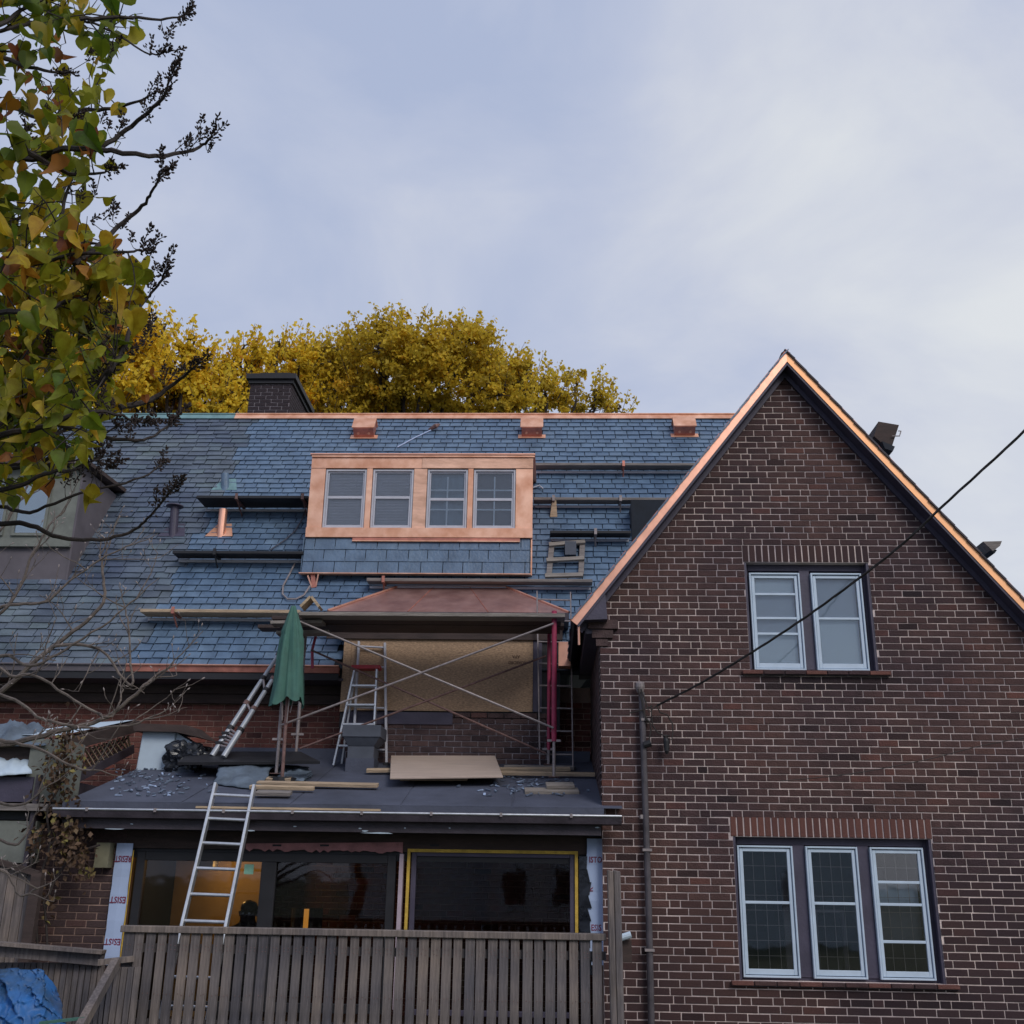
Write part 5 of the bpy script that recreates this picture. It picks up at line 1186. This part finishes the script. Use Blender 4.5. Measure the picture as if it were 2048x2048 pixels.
def scatter_leaves(name, mt, parent, pos, size, rng, droop=.6, shape='quad', tones=None, org=(0, 0, 0)):
    "pos: N x 3; every leaf a folded quad"
    N_ = len(pos); P = np.array(pos); s_ = size*(rng.uniform(.65, 1.25, N_))
    d = rng.normal(size=(N_, 3)); d[:, 2] -= droop*1.5; d /= np.linalg.norm(d, axis=1)[:, None]
    e_ = rng.normal(size=(N_, 3)); e_ -= (e_*d).sum(1)[:, None]*d; e_ /= np.linalg.norm(e_, axis=1)[:, None]
    nn = np.cross(d, e_)
    w = s_[:, None]*.36
    v = np.stack([P, P+d*s_[:, None]*.45+e_*w+nn*w*.35, P+d*s_[:, None], P+d*s_[:, None]*.45-e_*w+nn*w*.35], 1).reshape(-1, 3)
    q = np.arange(N_)*4; f = np.stack([q, q+1, q+2, q, q+2, q+3], 1).reshape(-1, 3)
    me = bpy.data.meshes.new(name); me.vertices.add(len(v)); me.vertices.foreach_set('co', v.ravel().astype(np.float32))
    me.loops.add(f.size); me.loops.foreach_set('vertex_index', f.ravel().astype(np.int32)); me.polygons.add(len(f)); me.polygons.foreach_set('loop_start', np.arange(0, f.size, 3).astype(np.int32))
    tn = np.repeat(tones if tones is not None else rng.uniform(0, 1, N_), 2)
    a = me.attributes.new('tone', 'FLOAT', 'FACE'); a.data.foreach_set('value', tn.astype(np.float32)); me.materials.append(mt); me.update(calc_edges=True)
    o = bpy.data.objects.new(name, me); reg(o, parent); o['kind'] = 'stuff'; return o
cr_t = thing('wall_creeper', 'withered brown creeper climbing the corner by the olive box', 'plant', W(120, 1880, 10.9))
rng = np.random.default_rng(5); pos = []
for (cx, cy, rx, ry, n_) in ((130, 1500, 32, 55, 260), (110, 1560, 30, 30, 120), (140, 1650, 30, 40, 130), (140, 1700, 32, 35, 220), (110, 1620, 25, 40, 90), (170, 1745, 14, 20, 30), (80, 1680, 30, 30, 60), (15, 1740, 20, 25, 30), (95, 1790, 20, 40, 30)):
    for _ in range(n_):
        p = W(cx+rng.normal()*rx*.6, cy+rng.normal()*ry*.6, 10.72+rng.uniform(0, .2)); pos.append(tuple(p))
scatter_leaves('leaves', m_creeper, cr_t, pos, .062, rng)
mb = MB()
for pts in (((95, 1900), (90, 1820), (80, 1760), (100, 1690), (95, 1620), (125, 1560), (130, 1490), (140, 1450)), ((90, 1820), (110, 1760), (150, 1710), (200, 1690)), ((100, 1690), (140, 1650), (160, 1600)), ((75, 1890), (70, 1800), (60, 1740), (85, 1650))):
    mb.tube(spline([W(x, y, 10.85) for x, y in pts], 4), .012, 5)
mb.build('stem', m_bark, cr_t)

# ================================================================== PERSON AND LAMP INSIDE
hp = W(497, 1826, 12.1); fl_z = .45
pe = thing('person', 'person in dark clothes seated inside behind the sunroom glass', 'person', (hp.x, hp.y, fl_z))
hx, hy, hz = hp
chain = [((hx, hy, hz-.80), .15), ((hx, hy+.01, hz-.58), .135), ((hx, hy, hz-.32), .165), ((hx, hy, hz-.17), .135), ((hx, hy, hz-.105), .066), ((hx, hy-.01, hz-.05), .078), ((hx, hy-.015, hz+.03), .092), ((hx, hy, hz+.085), .05)]
bv = [c for c, r_ in chain]; br_ = [r_ for c, r_ in chain]; be = [(i, i+1) for i in range(len(chain)-1)]
def add_chain(root, pts, rs):
    k = root
    for p, r_ in zip(pts, rs): bv.append(p); br_.append(r_); be.append((k, len(bv)-1)); k = len(bv)-1
    return k
for s_ in (-1, 1):
    k = add_chain(3, [(hx+s_*.19, hy, hz-.19), (hx+s_*.24, hy-.02, hz-.52), (hx+s_*.2, hy-.22, hz-.68), (hx+s_*.1, hy-.36, hz-.66)], [.075, .052, .04, .026])
    for j in range(4): add_chain(k, [(hx+s_*(.06+.02*j), hy-.40, hz-.66-.004*j), (hx+s_*(.05+.02*j), hy-.44+.008*abs(j-1.5), hz-.675)], [.009, .0075])
    add_chain(k, [(hx+s_*.14, hy-.37, hz-.64), (hx+s_*.15, hy-.395, hz-.635)], [.0095, .008])
    add_chain(0, [(hx+s_*.1, hy-.05, hz-.85), (hx+s_*.12, hy-.45, hz-.83), (hx+s_*.12, hy-.47, fl_z+.09), (hx+s_*.12, hy-.6, fl_z+.045)], [.10, .065, .045, .035])
add_chain(5, [(hx, hy-.105, hz-.035)], [.014])
me = bpy.data.meshes.new('body'); me.from_pydata(bv, be, []); me.materials.append(m_cloth)
bo = reg(bpy.data.objects.new('body', me), pe); sk = bo.modifiers.new('skin', 'SKIN'); sk.use_smooth_shade = True
for i, r_ in enumerate(br_): me.skin_vertices[0].data[i].radius = (r_, r_*.85)
me.skin_vertices[0].data[0].use_root = True
ss = bo.modifiers.new('sub', 'SUBSURF'); ss.levels = ss.render_levels = 2
for s_ in (-1, 1):
    MB().tube([(hx+s_*.033, hy-.085, hz+.0), (hx+s_*.033, hy-.1, hz)], .011, 8).build('eye', m_bluewhite, pe); MB().tube([(hx+s_*.082, hy, hz-.03), (hx+s_*.094, hy, hz+.02)], .016, 8).build('ear', m_cloth, pe)
hr = crumple('hair', None, None, (hx, hy+.015, hz+.045),   .086, .098, .078, m_bag, 2, sub=3, amp=.06, sharp=False); hr.parent = pe; hr.matrix_parent_inverse = Matrix.Translation(-CW[pe.name])
t = thing('stool', 'dark stool under the seated person inside', 'stool', (hx, hy, fl_z)); MB().box((hx-.2, hy-.18, hz-.98), (hx+.2, hy+.2, hz-.93)).build('seat', m_brownboard, t)
for sx in (-.17, .17):
    for sy in (-.15, .17): MB().box((hx+sx-.015, hy+sy-.015, fl_z), (hx+sx+.015, hy+sy+.015, hz-.98)).build('leg', m_brownboard, t)
lp = W(612, 1862, 12.3); t = thing('table_lamp', 'lit lamp glowing through a slit shade inside the dark window', 'lamp', lp)
m_glow = bpy.data.materials.new('lamp_glow'); m_glow.use_nodes = True; m_glow.node_tree.nodes['Principled BSDF'].inputs['Emission Color'].default_value = (1, .42, .06, 1); m_glow.node_tree.nodes['Principled BSDF'].inputs['Emission Strength'].default_value = .55
zs0, zs1 = W(612, 1866, 12.3).z, W(612, 1816, 12.3).z
MB().tube([(lp.x, 12.3, zs0), (lp.x, 12.3, zs1-.01)], .045, 12).build('bulb', m_glow, t)
sh = MB(); n = 20
for i in range(n):
    a0, a1 = 2*math.pi*i/n, 2*math.pi*(i+1)/n
    if -1.65 < (a0+a1)/2-2*math.pi*(1 if a0 > math.pi else 0) < -1.3: continue
    for_ = [(lp.x+math.cos(a)*.17, 12.3+math.sin(a)*.17, z) for a, z in ((a0, zs0), (a1, zs0), (a1, zs1), (a0, zs1))]
    sh.add(for_, [(0, 1, 2, 3)])
sh.build('shade', m_brownboard, t); MB().tube([(lp.x, 12.3, fl_z), (lp.x, 12.3, zs0)], .02, 8).build('stand', m_black, t)
pl_ = bpy.data.lights.new('room_lamp', 'POINT'); pl_.energy = 10; pl_.color = (1, .55, .16); pl_.shadow_soft_size = .12
po = bpy.data.objects.new('room_lamp', pl_); S.collection.objects.link(po); po.location = (W(440, 1760, 12.9).x, 12.75, 2.1)

# ================================================================== TREES
def wiggle(P, amp, seed, per=5):
    out = spline(P, per); r_ = random.Random(seed)
    return [p+Vector((r_.uniform(-1, 1), r_.uniform(-1, 1), r_.uniform(-1, 1)))*amp*(0 < i < len(out)-1) for i, p in enumerate(out)]
def bg_tree(name, label, Y, trunk_px, clumps, mt, dens, size, seed, hole=.0):
    rng = np.random.default_rng(seed); tp = W(trunk_px, 900, Y); base = Vector((tp.x, Y, 0))
    t = thing(name, label, 'tree', base, 'autumn trees behind the roof'); pos = []; tn = []
    lim = MB(); fork = Vector((tp.x, Y, W(trunk_px, 860, Y).z-2.5))
    tk = MB().tube([base, base.lerp(fork, .6)+Vector((.15, 0, 0)), fork], [.36, .26, .14], 10).build('trunk', m_bark, t)
    for (cx, cy, rx, ry) in clumps:
        c = W(cx, cy, Y+rng.uniform(-1.5, 1.5)); k = PIX(c)[2]/F; Rx, Rz = rx*k, ry*k; Ry = (Rx+Rz)/2*1.1
        lim.tube(wiggle([fork, fork.lerp(c, .5)+Vector((0, 0, -.5)), c, c+Vector((rng.uniform(-.3, .3), 0, Rz*.8))], .12, seed), [.07*(1-i/15)+.012 for i in range(16)], 6)
        sub = max(5, int(rx*ry/160))
        for q in range(sub):
            u_ = rng.normal(size=3); u_ /= np.linalg.norm(u_); rr = rng.uniform(.35, 1.0)
            sc_ = np.array([c.x+u_[0]*Rx*rr, c.y+u_[1]*Ry*rr, c.z+u_[2]*Rz*rr]); r0 = rng.uniform(.22, .42)*min(Rx, Rz)
            n_ = int(dens*rx*ry*3.14/sub)
            g = rng.normal(size=(n_, 3)); g /= np.linalg.norm(g, axis=1)[:, None]; g *= (rng.uniform(0, 1, (n_, 1))**.45)*r0*np.array([1.15, 1.1, .85])
            pos += (sc_+g).tolist(); b0 = rng.normal(.42, .16); tn += (b0+rng.normal(0, .18, n_)).tolist()
            lim.tube([c, Vector(sc_)], [.02, .007], 4, cap=False)
        # ragged tips
        for q in range(int(rx/5)):
            a = rng.uniform(-.2, 3.3); s0 = Vector((c.x+math.cos(a)*Rx*.95, c.y+rng.uniform(-.4, .4)*Ry, c.z+math.sin(a)*Rz*.95)); L_ = rng.uniform(.25, .75); d = Vector((math.cos(a)*.5, 0, 1)).normalized()
            lim.tube([s0-d*.4, s0+d*L_], [.012, .005], 3, cap=False)
            for z in range(26): pos.append(tuple(s0+d*L_*rng.uniform(-.3, 1)+Vector(rng.normal(size=3))*.07)); tn.append(rng.normal(.6, .15))
    lim.build('limbs', m_bark, tk)
    scatter_leaves('crown', mt, t, pos, size, rng, .55, tones=np.clip(np.array(tn), 0, 1)); return t
bg_tree('ash_tree', 'big olive yellow autumn tree rising behind the roof ridge and chimney', 29, 800, [(760, 700, 62, 62), (822, 695, 55, 60), (700, 745, 75, 62), (645, 755, 55, 62), (930, 705, 60, 66), (970, 765, 85, 60), (875, 770, 85, 60), (1030, 775, 42, 45), (770, 780, 100, 60), (610, 790, 55, 55), (690, 800, 80, 50), (650, 840, 90, 40), (780, 840, 110, 40), (900, 830, 110, 45), (1010, 830, 70, 35), (770, 740, 70, 60), (855, 745, 60, 55), (935, 685, 52, 48), (985, 735, 58, 48), (1045, 768, 48, 42), (775, 690, 50, 48), (655, 725, 50, 45), (610, 745, 40, 45), (1000, 790, 60, 40), (815, 675, 36, 40)], m_leafbg, .15, .135, 3)
bg_tree('ash_tree', 'thin airy yellow tree just right of the big tree', 31, 1140, [(1090, 785, 38, 42), (1150, 785, 48, 42), (1120, 815, 50, 30), (1190, 800, 32, 26), (1235, 822, 24, 12), (1070, 820, 50, 35), (1180, 825, 50, 22)], m_leafbg, .10, .13, 8)
bg_tree('maple_tree', 'golden tree standing left of the brick chimney', 27, 540, [(500, 742, 40, 45), (552, 722, 40, 42), (490, 790, 44, 40), (545, 785, 60, 45), (590, 745, 30, 40), (595, 800, 40, 40), (510, 835, 70, 35), (485, 712, 38, 34), (560, 705, 40, 32), (605, 735, 34, 36), (470, 760, 30, 50)], m_leafyel, .12, .13, 12)
bg_tree('maple_tree', 'bright golden tree between lilac branches and the chimney trees', 25, 340, [(310, 700, 36, 55), (345, 735, 42, 50), (390, 735, 34, 45), (425, 765, 40, 60), (285, 745, 50, 55), (350, 795, 90, 40), (440, 810, 50, 35), (255, 790, 60, 50), (330, 835, 110, 35), (430, 838, 60, 30), (370, 770, 50, 45), (262, 690, 46, 62), (320, 672, 26, 34), (380, 700, 24, 34), (300, 760, 50, 50)], m_leafyel, .14, .13, 15)
bg_tree('maple_tree', 'tall golden tree seen through the lilac leaves at far left', 24, 90, [(150, 660, 75, 70), (60, 640, 80, 80), (215, 690, 55, 60), (110, 760, 100, 70), (10, 740, 80, 80), (200, 790, 80, 50), (60, 560, 50, 50)], m_leafyel, .10, .14, 17)

# ---- lilac in the foreground
def leaf_base(k, tone):
    mb = leafmesh('heart'); me = bpy.data.meshes.new('leaf'); rr = random.Random(k)
    cu, tw, fo_ = rr.uniform(-.2, .7), rr.uniform(-.9, .9), rr.uniform(.6, 3.2)
    vs = []
    for (x_, y_, z_) in mb.v:
        z2 = z_*fo_+math.sin(y_*5+x_*7+k)*.05+math.sin(y_*3+k)*.05; a = tw*y_
        vs.append((x_*math.cos(a)-z2*math.sin(a), y_, x_*math.sin(a)+z2*math.cos(a)-cu*y_*y_*.6))
    me.from_pydata(vs, [], mb.f); a = me.attributes.new('tone', 'FLOAT', 'FACE'); a.data.foreach_set('value', [tone]*len(mb.f)); me.materials.append(m_leaf); me.polygons.foreach_set('use_smooth', [True]*len(me.polygons)); return me
LM = [leaf_base(k, (k+.5)/20) for k in range(20)]
lt = thing('lilac_tree', 'near lilac with heart shaped yellow green leaves and dark seed heads', 'tree', (-3.4, 4.4, 0))
mains = [[(-60, 960), (0, 940), (70, 930), (130, 900), (190, 880), (235, 850)], [(-50, 880), (20, 900), (90, 880), (160, 905), (215, 930)], [(-60, 910), (0, 870), (80, 855), (150, 830), (220, 825), (270, 845)], [(-60, 985), (30, 975), (100, 945), (150, 940), (200, 915)], [(-60, 75), (0, 62), (60, 47), (110, 41), (160, 39), (230, 65), (290, 105), (322, 108)], [(-60, 60), (0, 50), (50, 14), (95, -6)], [(-80, 330), (0, 315), (80, 318), (115, 300), (190, 300), (245, 305), (310, 312), (370, 305), (405, 290), (425, 272)],
 [(190, 300), (240, 270), (300, 222), (330, 188), (342, 150)], [(150, 220), (210, 218), (270, 205), (300, 190)], [(-50, 90), (0, 112), (60, 135), (120, 148)], [(-40, 480), (0, 455), (70, 420), (125, 380), (145, 350)], [(100, 560), (120, 440), (142, 362)],
 [(150, 530), (200, 490), (240, 450), (285, 412), (303, 385), (325, 345)], [(-60, 550), (0, 540), (90, 525), (140, 510), (240, 505), (290, 500)], [(-60, 570), (0, 565), (60, 555), (150, 545), (230, 530)], [(-50, 635), (0, 626), (90, 620), (130, 605), (200, 590), (250, 560)],
 [(200, 770), (215, 745), (240, 710), (270, 640), (290, 600), (312, 578), (330, 545)], [(60, 760), (80, 640), (95, 612)], [(-50, 870), (0, 845), (60, 790), (130, 770), (200, 760)], [(240, 815), (300, 800), (350, 765), (388, 735)], [(-40, 820), (60, 830), (180, 868), (260, 880), (300, 875), (345, 845)],
 [(-60, 1000), (0, 1012), (60, 1025), (150, 990), (270, 960), (320, 932)], [(-60, 1045), (0, 1046), (60, 1050), (120, 1075), (200, 1080), (270, 1060), (300, 1030), (345, 978)], [(-60, 930), (0, 900), (80, 880), (150, 850), (200, 830)], [(160, 38), (240, 35), (320, 38), (370, 30)], [(40, 290), (100, 330), (150, 350), (210, 345)], [(-60, 700), (20, 690), (110, 700), (180, 660)], [(-60, 200), (20, 215), (90, 240), (150, 235)]]
rnd = random.Random(77); LMB = MB(); samples = []; tips = []
hub = Vector((-3.0, 4.4, 1.9))
for i, P in enumerate(mains):
    Yb = 3.75+rnd.uniform(-.35, .6)
    pts = wiggle([W(x, y, Yb+.1*math.sin(j+i)) for j, (x, y) in enumerate(P)], .004, i)
    r0 = (.015 if i == 6 else rnd.uniform(.008, .013)); n_ = len(pts)
    LMB.tube(pts, [r0*(1-.78*j/n_)+.0012 for j in range(n_)], 6); samples += pts
    if P[0][0] < 0:
        s0 = pts[0]; zb3 = min(4.6, max(1.3, s0.z-rnd.uniform(.25, .7))); tx_ = -3.0-.25*math.sin(zb3*1.4+i); b3 = Vector((tx_, 4.4, zb3))
        lm_ = wiggle([b3, b3.lerp(s0, .35)+Vector((rnd.uniform(-.1, .1), rnd.uniform(-.2, .2), -.05)), b3.lerp(s0, .7)+Vector((0, rnd.uniform(-.1, .1), .06)), s0], .012, i)
        LMB.tube(lm_, [r0*(1.9-.9*j/(len(lm_)-1)) for j in range(len(lm_))], 6); samples += lm_
    tips.append((pts[-1], (pts[-1]-pts[-4]).normalized(), P[-1]))
tk = MB().tube([(-3.4, 4.4, 0), (-3.2, 4.45, 1.0), hub, hub+Vector((-.22, 0, .7)), hub+Vector((.02, 0, 1.5)), hub+Vector((-.15, 0, 2.7)), hub+Vector((.1, .1, 3.4))], [.09, .08, .065, .055, .04, .025, .01], 10).build('trunk', m_bark, lt)
SA = np.array([tuple(p) for p in samples])
lim_x = [(-80, 340), (0, 330), (60, 265), (110, 215), (200, 245), (260, 200), (330, 185), (400, 165), (450, 190), (500, 265), (560, 285), (620, 275), (700, 250), (780, 235), (860, 205), (920, 175), (975, 90), (1010, 20)]
def bound(y):
    for (a, xa), (b, xb) in zip(lim_x, lim_x[1:]):
        if a <= y <= b: return xa+(xb-xa)*(y-a)/(b-a)
    return 0
spots = []
tw = MB(); NODES = []
inb = [p for p in samples if -560 < PIX(p)[0] < bound(PIX(p)[1])+10 and -90 < PIX(p)[1] < 1000]
tries = 0
while len(NODES) < 1750 and tries < 14000:
    tries += 1; xq = rnd.uniform(-80, 330) if rnd.random() < .8 else rnd.uniform(-560, -80); p = min(rnd.sample(inb, 12), key=lambda q: abs(PIX(q)[0]-xq)) if rnd.random() < .7 or not NODES else rnd.choice(NODES)[0]
    d = Vector((rnd.gauss(.45, .7), rnd.gauss(0, .6), rnd.gauss(.15, .7))).normalized(); pts = [p]; n_ = rnd.randint(2, 4)
    for _ in range(n_):
        d = (d+Vector((rnd.gauss(0, .25), rnd.gauss(0, .25), rnd.gauss(0, .25)))).normalized(); pts.append(pts[-1]+d*rnd.uniform(.05, .09))
    x, y, k = PIX(pts[-1])
    if not (-120 < y < 1000 and -560 < x < bound(y)): continue
    if x < -90:
        if rnd.random() < .6: continue
    if y < 420 and rnd.random() < .35: continue
    if y > 800 and rnd.random() < .5: continue
    tw.tube(pts, [.0034-.0022*i/n_ for i in range(n_+1)], 4, cap=False)
    for q in pts[1:]: NODES.append((q, d.copy()))
for q, d in NODES:
    if rnd.random() < .15: continue
    o_ = Vector((rnd.gauss(0, 1), rnd.gauss(0, 1), rnd.gauss(-.2, .7))).normalized()*rnd.uniform(.018, .035); lp_ = q+o_
    tw.tube([q, q+o_*.6+Vector((0, 0, .004)), lp_], .0011, 3, cap=False); x, y, k = PIX(lp_); spots.append((x, y, lp_.y))
extra = [(268, 402, 3.8, .55), (305, 435, 3.75, .62), (345, 403, 3.75, .85), (205, 395, 3.8, .5), (240, 408, 3.8, .8), (282, 40, 3.7, .93), (292, 182, 3.7, .97), (318, 50, 3.75, .92), (365, 5, 3.7, .93), (195, 115, 3.7, .8), (240, 70, 3.7, .55), (230, 280, 3.7, .5), (220, 320, 3.7, .55), (290, 845, 3.7, .6), (305, 870, 3.7, .65), (200, 985, 3.7, .6), (165, 1000, 3.7, .62), (150, 985, 3.7, .6), (290, 600, 3.8, .55), (262, 615, 3.8, .6), (300, 745, 3.8, .9), (250, 690, 3.8, .95), (350, 1240, 5.2, .6), (175, 985, 3.7, .62), (290, 790, 3.8, .92), (262, 775, 3.8, .6), (345, 400, 3.75, .83)]
allv = [(x, y, Y, None) for x, y, Y in spots]+extra
objs = []
for (x, y, Yd, tn) in allv:
    p = W(x, y, Yd); k = PIX(p)[2]
    if tn is None:
        f = min(1, max(0, y/900)); tn = rnd.gauss(.40+.16*min(1, max(0, (y-100)/300)) - .10*(y > 650), .17)
        if rnd.random() < .07: tn = rnd.uniform(.85, 1)
        if x < 40 and y < 650 and rnd.random() < .25: tn = .15
    tn = min(.99, max(0.01, tn)); objs.append((p, k, tn, x, y))
order = sorted(range(len(objs)), key=lambda i: (0 if (-5 < objs[i][3] < 2050 and -5 < objs[i][4] < 1000) else 1, objs[i][1]))
rest = MB()
for rank, i in enumerate(order):
    p, k, tn, x, y = objs[i]; tn_x = i >= len(spots)
    if i >= len(spots) and np.min(((SA-np.array(tuple(p)))**2).sum(1)) > .0225: continue
    sz = rnd.uniform(.042, .100)*(1 if y < 640 else .85); yaw_ = rnd.uniform(0, 6.28)
    d = Vector((rnd.gauss(0, .55), rnd.gauss(0, .5), -1+rnd.gauss(0, .45))).normalized(); e_ = Vector((rnd.gauss(0, 1), rnd.gauss(0, .55), rnd.gauss(0, .5))); e_ = (e_-d*e_.dot(d)).normalized(); n_ = e_.cross(d)
    R_ = Matrix((e_, d, n_)).transposed(); me = LM[int(tn*20)]
    if rank < 299:
        o = bpy.data.objects.new('leaf', me); reg(o, lt, p); o.rotation_euler = R_.to_euler(); o.scale = (sz, sz, sz)
    else:
        rest.add([p+R_ @ (v.co*sz) for v in me.vertices], [tuple(q.vertices) for q in me.polygons], tn)
    j = int(np.argmin(((SA-np.array(tuple(p)))**2).sum(1))); q = Vector(SA[j])
    if tn_x and (q-p).length < .15:
        mid = (p+q)/2+Vector((rnd.uniform(-.03, .03), rnd.uniform(-.03, .03), rnd.uniform(-.0, .05))); tw.tube([q, mid, p], [.0026, .0017, .0011], 4, cap=False)
o = rest.build('leaves', m_leaf, lt, smooth=True); o['kind'] = 'stuff'
# seed panicles
sd = MB()
def panicle(p, d, L_, rr):
    tw.tube([p, p+d*L_], [.002, .0008], 4, cap=False)
    n_ = int(L_*330)
    for k in range(n_):
        f = rr.uniform(.05, 1); side = Vector((rr.gauss(0, 1), rr.gauss(0, 1), rr.gauss(0, 1))).normalized(); w_ = L_*.24*(1.1-f)+.006
        q = p+d*L_*f+side*w_*rr.uniform(.4, 1); dd = (side+d*.8).normalized()
        sd.tube([q-dd*.004, q+dd*.002, q+dd*.009], [.0015, .0040, .0012], 4, cap=False)
        if k % 3 == 0: tw.tube([p+d*L_*f*.85, q], .0007, 3, cap=False)
for p, d, (x, y) in tips:
    if x > 60:
        for k in range(3):
            dd = (d+Vector((rnd.gauss(0, .45), rnd.gauss(0, .3), rnd.uniform(.1, .9)))).normalized(); panicle(p-d*rnd.uniform(0, .03), dd, rnd.uniform(.05, .12), rnd)
for (x, y) in ((360, 40), (372, 25), (335, 70), (300, 95), (330, 60), (345, 130), (315, 165), (320, 175), (335, 150), (305, 200), (300, 230), (200, 235), (215, 250), (235, 255), (250, 240), (175, 110), (220, 95), (395, 260), (385, 280), (415, 290), (375, 300), (350, 290), (325, 330), (335, 335), (310, 350), (160, 390), (185, 395), (190, 380), (210, 425), (225, 430), (245, 445), (180, 430), (260, 470), (285, 480), (300, 500), (305, 540), (320, 555), (300, 570), (280, 650), (300, 660), (285, 680), (340, 745), (330, 760), (95, 650), (90, 680), (85, 700), (110, 690), (210, 700), (190, 810), (220, 820), (320, 850), (335, 845), (240, 850), (260, 865), (200, 900), (210, 925), (190, 940), (150, 950), (130, 960), (330, 985), (310, 1010), (320, 1000), (60, 270), (50, 255), (150, 800), (230, 640), (250, 700)):
    p = W(x, y+12, 3.9); j = int(np.argmin([(PIX(q_)[0]-x)**2+(PIX(q_)[1]-y-12)**2 for q_ in samples])); q_ = samples[j]
    if (Vector(q_)-W(x, y+12, q_.y)).length > .13: continue
    p = W(x, y+12, q_.y); dd = Vector((rnd.gauss(.2, .35), rnd.gauss(0, .2), 1)).normalized(); panicle(p, dd, rnd.uniform(.05, .11), rnd)
    j = int(np.argmin(((SA-np.array(tuple(p)))**2).sum(1))); tw.tube([Vector(SA[j]), (Vector(SA[j])+p)/2+Vector((0, 0, -.01)), p], [.0022, .0016, .0012], 4, cap=False)
LMB.build('limbs', m_bark, tk); tw.build('twigs', m_bark, tk)
o = sd.build('seed_heads', m_seed, lt); o['kind'] = 'stuff'

# ---- bare magnolia
mg = thing('bare_magnolia', 'leafless grey shrub with pale buds spreading at the lower left', 'tree', (-4.2, 6.2, 0))
mbm, bud = MB(), MB(); rnd = random.Random(5)
def twig(p, d, L_, r_, lvl):
    n_ = 5; pts = [p]; dd = d.copy()
    for i in range(n_):
        dd = (dd+Vector((rnd.gauss(0, .16), rnd.gauss(0, .12), rnd.gauss(.05, .14)))).normalized(); pts.append(pts[-1]+dd*L_/n_)
    mbm.tube(pts, [r_*(1-.55*i/n_) for i in range(n_+1)], 5, cap=False)
    if lvl > 0:
        for i in range(1, n_+1):
            if rnd.random() < (.5 if lvl > 1 else .38):
                s_ = rnd.choice((-1, 1)); side = Vector((s_*rnd.uniform(.3, .9), rnd.gauss(0, .4), rnd.uniform(.1, .9))).normalized()
                twig(pts[i], (dd*.7+side).normalized(), L_*rnd.uniform(.3, .55), r_*.55, lvl-1)
    else:
        e_ = pts[-1]; bud.tube([e_-dd*.004, e_+dd*.006, e_+dd*.018], [.002, .0045, .001], 5, cap=False)
mm_ = [[(-60, 1500), (40, 1483), (120, 1462), (200, 1440), (270, 1390), (300, 1360), (335, 1338)], [(-60, 1400), (0, 1385), (90, 1305), (160, 1252), (205, 1205), (206, 1150), (200, 1110)], [(-60, 1260), (20, 1210), (60, 1120), (100, 1050), (130, 1020)], [(90, 1305), (130, 1290), (200, 1300), (260, 1370), (262, 1330), (258, 1260), (250, 1215)],
       [(-60, 1375), (30, 1400), (90, 1440), (180, 1455), (260, 1450), (325, 1425)], [(-40, 1230), (20, 1210), (90, 1205), (130, 1170), (200, 1120), (260, 1090)], [(-60, 1330), (10, 1310), (60, 1330), (130, 1300), (220, 1240), (280, 1190)], [(0, 1480), (80, 1500), (150, 1535), (190, 1540)], [(-30, 1600), (40, 1610), (90, 1575)], [(-60, 1720), (10, 1745), (40, 1790), (80, 1775)], [(-50, 1100), (0, 1060), (40, 1000), (60, 960)], [(-60, 1290), (20, 1350), (70, 1350), (150, 1400), (215, 1435), (240, 1400), (245, 1370)], [(-40, 1655), (30, 1690), (60, 1650)]]
hub2 = Vector((-4.0, 6.2, 1.6))
for i, P in enumerate(mm_):
    Yb = 6.1+rnd.uniform(-.4, .5); pts = wiggle([W(x, y, Yb) for x, y in P], .006, i+50); n_ = len(pts); r0 = .017 if i in (0, 1) else .010
    mbm.tube(pts, [r0*(1-.75*j/n_)+.0015 for j in range(n_)], 6)
    if P[0][0] < 0: mbm.tube([hub2+Vector((0, 0, max(-.6, (pts[0].z-1.6)*.5))), pts[0]], [.03, r0], 6)
    for j in range(4, n_, 2):
        d = (pts[j]-pts[j-1]).normalized(); s_ = rnd.choice((-1, 1)); side = Vector((rnd.gauss(.1, .5), rnd.gauss(0, .3), s_*.6+.55)).normalized()
        if rnd.random() < .5: twig(pts[j], (d*.8+side).normalized(), rnd.uniform(.12, .38), .0045, 2 if rnd.random() < .5 else 1)
    twig(pts[-1], (pts[-1]-pts[-2]).normalized(), .15, .004, 1)
mgt = MB().tube([(-4.2, 6.2, 0), (-4.1, 6.2, .8), hub2, hub2+Vector((0, 0, 1.5))], [.07, .06, .05, .03], 10).build('trunk', m_barkg, mg)
mbm.build('limbs', m_barkg, mgt); o = bud.build('buds', m_bud, mg); o['kind'] = 'stuff'

# ================================================================== HOUSE ACROSS THE GARDEN (seen in the glass)
hb = thing('opposite_house', 'pale clapboard house across the garden, seen only as a reflection in panes', 'house', (1, -17, 0))
MB().box((-7, -24, 0), (11, -17, 6.0)).build('walls', m_bluewhite, hb)
MB().extr([(-7.4, -16.6, 5.9), (-7.4, -20.5, 10.2), (-7.4, -24.4, 5.9)], (18.8, 0, 0)).build('roof', m_felt, hb)
MB().box((-2, -17, 0), (3, -15.6, 5.2)).build('bay', m_alu_w, hb)
for i, x in enumerate((-5.5, -1.6, .2, 2.0, 4.6, 8.0)):
    for z in (1.0, 3.6):
        yy = -15.6 if -2 < x < 3 else -17
        rect_frame(MB(), x-.1, x+.9, z, z+1.4, .1, yy+.002, yy+.08).build('window', m_white, hb)
        MB().box((x, yy+.003, z+.1), (x+.8, yy+.02, z+1.3)).build('pane', m_black, hb)
